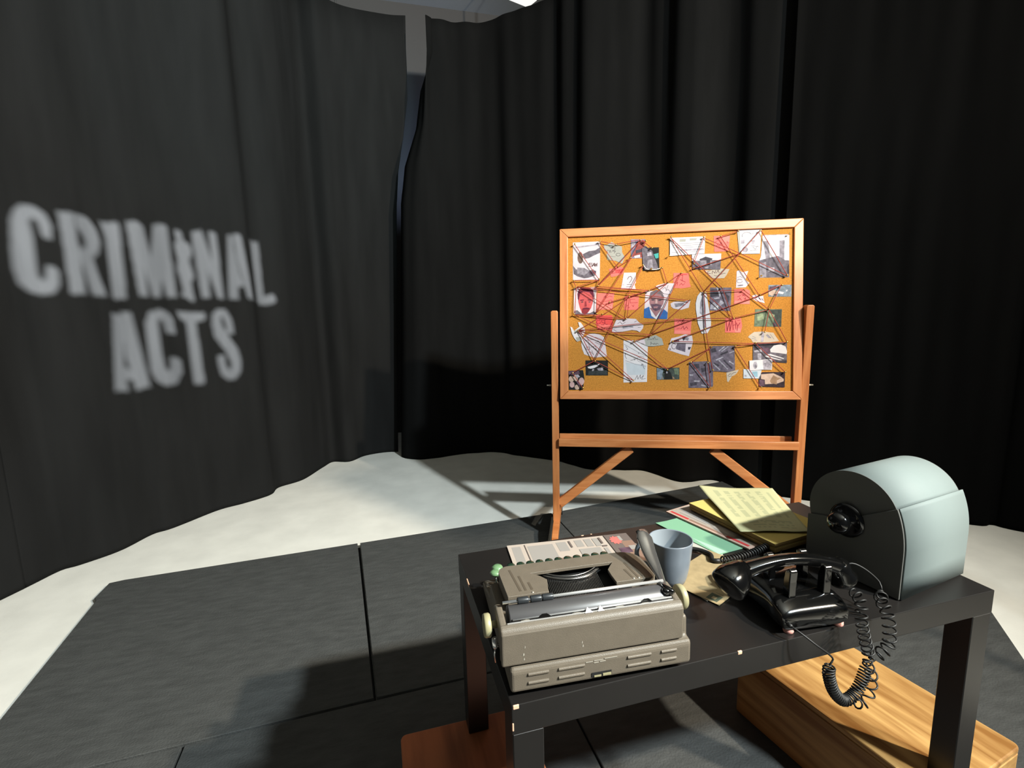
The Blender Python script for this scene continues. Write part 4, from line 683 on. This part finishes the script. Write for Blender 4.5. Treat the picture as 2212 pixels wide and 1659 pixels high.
# handset: arched grip with two cups
HP = MB().sm(); n = 20; rg = []
for k in range(25):
    u = k/24; a = -1 + 2*u; x = -0.016 + 0.114*a; z = 0.0890 + 0.026*(1-a*a) - 0.004*a; hw = 0.0130 + 0.006*abs(a)**3; hz = 0.0105 + 0.008*abs(a)**3
    rg.append([(x, 0.061 + hw*math.copysign(abs(math.cos(t))**0.75, math.cos(t)), z + hz*math.copysign(abs(math.sin(t))**0.75, math.sin(t))) for t in [2*PI*j/n for j in range(n)]])
HP.rings(rg)
hs = HP.build('handset', 'black_gloss', PH)
def cup(o, ax, r, L):
    ax = Vector(ax).normalized(); o = Vector(o)
    MB().sm().lathe([(0, -0.012), (0.014, -0.010), (0.021, 0.0), (r*0.80, 0.014), (r*0.96, 0.026), (r, L-0.004), (r*0.98, L), (r*0.90, L+0.0025), (r*0.5, L+0.003), (0, L+0.002)], 36, o, ax).build('cup', 'black_gloss', hs)
cup((-0.119, 0.058, 0.108), (-0.80, -0.28, -0.48), 0.034, 0.046); cup((0.094, 0.061, 0.090), (0.42, 0.0, -0.9), 0.0265, 0.036)
# coiled cord hanging over the table edge
cd = MB().sm()
cd.tube(catmull([(0.704, 0.055, 0.795), (0.722, 0.048, 0.803), (0.744, 0.036, 0.792), (0.764, 0.022, 0.770), (0.760, 0.012, 0.756)], 0.006), 0.0017, 8)
coil([(0.760, 0.012, 0.756), (0.738, -0.004, 0.752), (0.728, -0.026, 0.738), (0.727, -0.034, 0.706), (0.724, -0.036, 0.680), (0.704, -0.036, 0.668), (0.684, -0.036, 0.662)], 0.0105, 0.0135, 0.00165, cd)
coil([(0.674, 0.006, 0.782), (0.664, -0.022, 0.772), (0.655, -0.034, 0.745), (0.664, -0.036, 0.708), (0.676, -0.036, 0.676), (0.668, -0.040, 0.655)], 0.0095, 0.0125, 0.00165, cd, start=1.0)
coil([(0.682, -0.034, 0.664), (0.688, -0.03, 0.64), (0.700, -0.03, 0.612), (0.696, -0.03, 0.580), (0.676, -0.032, 0.565), (0.655, -0.036, 0.585)], 0.009, 0.019, 0.00165, cd, start=2.0)
coil([(0.668, -0.042, 0.656), (0.650, -0.046, 0.624), (0.632, -0.047, 0.606), (0.610, -0.047, 0.604), (0.588, -0.046, 0.628), (0.577, -0.044, 0.660), (0.578, -0.043, 0.680)], 0.0092, 0.0050, 0.00165, cd)
cd.tube(catmull([(0.578, -0.043, 0.680), (0.586, -0.042, 0.688), (0.576, -0.040, 0.700), (0.556, -0.034, 0.716), (0.540, -0.020, 0.730), (0.531, -0.004, 0.737), (0.530, 0.012, 0.737)], 0.005), 0.0017, 8)
cd.lathe([(0, 0), (0.0042, 0), (0.0036, 0.008), (0, 0.009)], 12, (0.5305, 0.006, 0.737), (0, -1, 0))
cd.build('handset_cord', 'black_rubber', PH, keep=True)
# line cord behind the telephone
lc = MB().sm()
lc.tube(catmull([(0.545, 0.350, 0.718), (0.572, 0.328, 0.719), (0.585, 0.300, 0.719), (0.572, 0.274, 0.719), (0.585, 0.264, 0.721)], 0.006), 0.0052, 10)
coil([(0.585, 0.264, 0.722), (0.62, 0.262, 0.722), (0.67, 0.266, 0.724), (0.72, 0.276, 0.726), (0.752, 0.282, 0.730)], 0.0072, 0.0078, 0.0020, lc)
lc.tube(catmull([(0.752, 0.282, 0.730), (0.762, 0.266, 0.722), (0.735, 0.246, 0.716), (0.69, 0.236, 0.7155), (0.65, 0.215, 0.716), (0.64, 0.200, 0.724)], 0.006), 0.0020, 8)
lc.build('line_cord', 'black_rubber', PH, keep=True)

# ================================================================ papers on the table
def laid(poly, z, base, patches, strokes, name, cat, label, group='papers on the table', th=0.0008):
    mb, names, (cx, cy) = flat_sheet(poly, base, patches, strokes, th)
    return tag(mb.build(name, names, loc=(cx, cy, z)), label, cat, group)
def quad(o, ang, w, l):
    """rectangle from corner o: w along ang, l at right angles"""
    c, s = math.cos(math.radians(ang)), math.sin(math.radians(ang))
    return lambda u, v: (o[0] + c*u*w - s*v*l, o[1] + s*u*w + c*v*l)
def rect(q, a=0, b=0, c=1, d=1): return [q(a, b), q(c, b), q(c, d), q(a, d)]
# newspaper with a colour advert
q = quad((0.112, 0.350), -5.5, 0.326, 0.158)
NP = [('news_grey', rect(q, a, b, c, d)) for a, b, c, d in ((0.03, 0.10, 0.10, 0.92), (0.155, 0.36, 0.36, 0.90), (0.39, 0.62, 0.47, 0.92), (0.54, 0.70, 0.60, 0.93), (0.62, 0.68, 0.675, 0.93), (0.69, 0.66, 0.735, 0.93), (0.54, 0.20, 0.71, 0.62), (0.735, 0.15, 0.765, 0.58), (0.16, 0.05, 0.34, 0.28))]
NP += [('news_dark', rect(q, 0.135, 0.08, 0.141, 0.95)), ('news_dark', rect(q, 0.49, 0.70, 0.505, 0.92)), ('news_dark', rect(q, 0.735, 0.62, 0.775, 0.66)), ('news_dark', rect(q, 0.742, 0.72, 0.758, 0.93)),
       ('news_tan', rect(q, 0.33, 0.14, 0.50, 0.40)), ('skin_cream', rect(q, 0.36, 0.16, 0.47, 0.30)), ('news_dark', rect(q, 0.80, 0.03, 0.998, 0.985)), ('news_tan', rect(q, 0.90, 0.06, 0.995, 0.72)), ('photo_plumgrey', rect(q, 0.83, 0.12, 0.90, 0.38)), ('news_grey', rect(q, 0.93, 0.42, 0.985, 0.55)), ('photo_plum', rect(q, 0.84, 0.34, 0.93, 0.50))]
bu = []
for k in range(20):
    a = 2*PI*k/20; r = 1.0 if k % 2 else 0.72; bu.append(q(0.868 + 0.052*r*math.cos(a), 0.77 + 0.155*r*math.sin(a)))
NP.append(('news_red', bu))
NP += [('news_grey', rect(q, 0.90, 0.74, 0.925, 0.90))]
laid(rect(q), TT+0.0016, 'news_pink', NP, [], 'newspaper', 'newspaper', 'folded newspaper with a red starburst advert behind the typewriter', th=0.0022)
q = quad((0.300, 0.300), 8, 0.165, 0.13)
laid(rect(q), TT+0.0006, 'sheet_white', [], [], 'paper_sheet', 'paper', 'plain white sheet under the newspaper, beside the mug')
q = quad((0.464, 0.1435), 72, 0.15, 0.12)
laid([(0.463, 0.146), (0.52, 0.175), (0.50, 0.27), (0.440, 0.262)], TT+0.0006, 'sheet_white', [], [], 'paper_sheet', 'paper', 'plain white sheet under the tan envelope')
q = quad((0.4745, 0.1245), 24, 0.20, 0.135)
def env(u, v): return q(u, v)
laid(rect(q), TT+0.002, 'tan_envelope', [('stamp', rect(q, 0.03, 0.06, 0.16, 0.24)), ('tan_envelope', rect(q, 0.06, 0.11, 0.11, 0.18)), ('stamp', rect(q, 0.19, 0.08, 0.195, 0.2))], [], 'envelope', 'envelope', 'tan envelope with a dark stamp mark between the mug and the telephone', th=0.0012)
# mint folder, magazine, pads
q = quad((0.607, 0.303), 8.0, 0.16, 0.215)
laid([(0.612, 0.303), (0.76, 0.32), (0.735, 0.535), (0.598, 0.512), (0.563, 0.510)], TT+0.0012, 'mint', [('mint_pale', [(0.6125, 0.304), (0.640, 0.309), (0.604, 0.40)])], [], 'folder', 'folder', 'mint green folder lowest in the heap behind the mug', th=0.0015)
laid([(0.552, 0.345), (0.622, 0.300), (0.640, 0.330), (0.585, 0.40)], TT+0.0004, 'sheet_white', [], [], 'paper_sheet', 'paper', 'pale sheet showing from under the mint folder', th=0.0004)
q = quad((0.694, 0.296), 14, 0.165, 0.272)
laid(rect(q), TT+0.0036, 'magazine', [('magazine_page', rect(q, 0.10, 0.03, 0.97, 0.985)), ('red_bar', rect(q, 0.045, 0.73, 0.10, 0.97)), ('news_tan', rect(q, 0.05, 0.30, 0.095, 0.72)), ('red_bar', rect(q, 0.045, 0.03, 0.10, 0.27)), ('news_grey', rect(q, 0.16, 0.55, 0.80, 0.90)), ('news_pink', rect(q, 0.14, 0.22, 0.5, 0.48))], [], 'magazine', 'magazine', 'folded pink-toned magazine with red bars, under the yellow pads', th=0.0042)
pads = [((0.736, 0.257), 7.5, 0.205, 0.285, 0.0010, 'pad_edge'), ((0.733, 0.255), 7.8, 0.205, 0.288, 0.0065, 'sheet_yellow'), ((0.735, 0.256), 8.3, 0.205, 0.287, 0.0130, 'pad_edge'), ((0.732, 0.254), 8.0, 0.206, 0.289, 0.0195, 'sheet_yellow')]
PL = ['brown-edged pad lowest in the stack of yellow pads', 'yellow pad second from the bottom of the stack', 'brown-edged pad just under the uppermost yellow pad', 'uppermost yellow pad of the stack, beneath the loose sheet']
for i, (o, a, w_, l_, z, m) in enumerate(pads):
    q = quad(o, a, w_, l_); z0 = TT+0.0085+z
    mb, names, (cx, cy) = flat_sheet(rect(q), 'pad_edge', [(('sheet_yellow'), rect(q, 0.002, 0.002, 0.998, 0.998))], [], 0.0053)
    tag(mb.build('paper_pad', names, loc=(cx, cy, z0)), PL[i], 'pad', 'stack of yellow pads')
# loose curled sheet on the very top
A_, B_, D_, E_ = Vector((0.773, 0.610, 0.757)), Vector((0.985, 0.538, 0.752)), Vector((0.857, 0.271, 0.7465)), Vector((0.694, 0.329, 0.7490))
NU, NV = 28, 40; vs = []
for j in range(NV+1):
    for i in range(NU+1):
        u, v = i/NU, j/NV
        p = (A_*(1-u)+B_*u)*(1-v) + (E_*(1-u)+D_*u)*v
        p.z += -0.001*math.sin(PI*u)*math.sin(PI*v) + 0.006*max(0, 0.25-u)*4*max(0, 0.25-v)*4 + 0.0012*math.sin(9*u+4*v) + 0.004*max(0, v-0.9)*10*(u)
        vs.append(p - Vector((0.81, 0.43, 0.757)))
sh = MB().sm()
sh.v = [tuple(p) for p in vs]
rl = random.Random(3)
for j in range(NV):
    for i in range(NU):
        dark = False
        if 3 < i < NU-3 and (i % 4 in (0, 1)) and 3 < j < NV-12: dark = rl.random() < 0.85
        if 6 < i < NU-4 and j in (NV-9, NV-8, NV-6, NV-4): dark = rl.random() < 0.7
        a = j*(NU+1)+i; sh.f.append([a, a+1, a+NU+2, a+NU+1]); sh.m.append(1 if dark else 0); sh.s.append(True)
o = sh.build('paper_sheet', ['sheet_pale', 'sheet_line'], loc=(0.81, 0.43, 0.757))
md = o.modifiers.new('thick', 'SOLIDIFY'); md.thickness = 0.0006
tag(o, 'loose curled pale yellow sheet of faint type on top of the pads', 'paper', 'papers on the table')

# ================================================================ projector stencil for the words on the curtain
def inside(poly, x, y):
    r = False; n = len(poly)
    for i in range(n):
        (x0, y0), (x1, y1) = poly[i], poly[(i+1) % n]
        if (y0 > y) != (y1 > y) and x < (x1-x0)*(y-y0)/(y1-y0)+x0: r = not r
    return r
gp, gt = Vector(GOBO_AT), Vector(GOBO_TO); gd = (gt-gp).normalized(); gr = gd.cross(Vector((0, 0, 1))).normalized(); gu = gr.cross(gd)
GM = Matrix(((gr.x, gu.x, -gd.x, gp.x), (gr.y, gu.y, -gd.y, gp.y), (gr.z, gu.z, -gd.z, gp.z), (0, 0, 0, 1)))
st = MB(); R_ = 130; stp = 0.8
polys = [[(a/10, b/10) for a, b in pl] for pl in STENCIL]
yy = -R_
while yy < R_:
    ym = yy + stp/2; xx = -R_; start = None; runs = []
    xs = [-R_]
    cuts = []
    live = [pl for pl in polys if min(p[1] for p in pl) <= ym <= max(p[1] for p in pl)]
    if live:
        k = -R_; prev = False; begin = -R_
        while k < R_:
            op = -90 < k < 90 and any(inside(pl, k+0.2, ym) for pl in live)
            if op and not prev: runs.append((begin, k))
            if not op and prev: begin = k
            prev = op; k += 0.4
        runs.append((begin, R_))
    else: runs = [(-R_, R_)]
    for a, b in runs:
        st.add([(a/1000, yy/1000, -0.5), (b/1000, yy/1000, -0.5), (b/1000, (yy+stp)/1000, -0.5), (a/1000, (yy+stp)/1000, -0.5)], [(0, 1, 2, 3)])
    yy += stp
o = st.build('projector_stencil', 'dark_inside', mw=GM)
tag(o, 'cut metal stencil plate in front of the word projector', 'stencil')
spot('word_projector', gp, gt, 21500, (0.92, 0.97, 1.0), 26, 0.1, 0.0026)
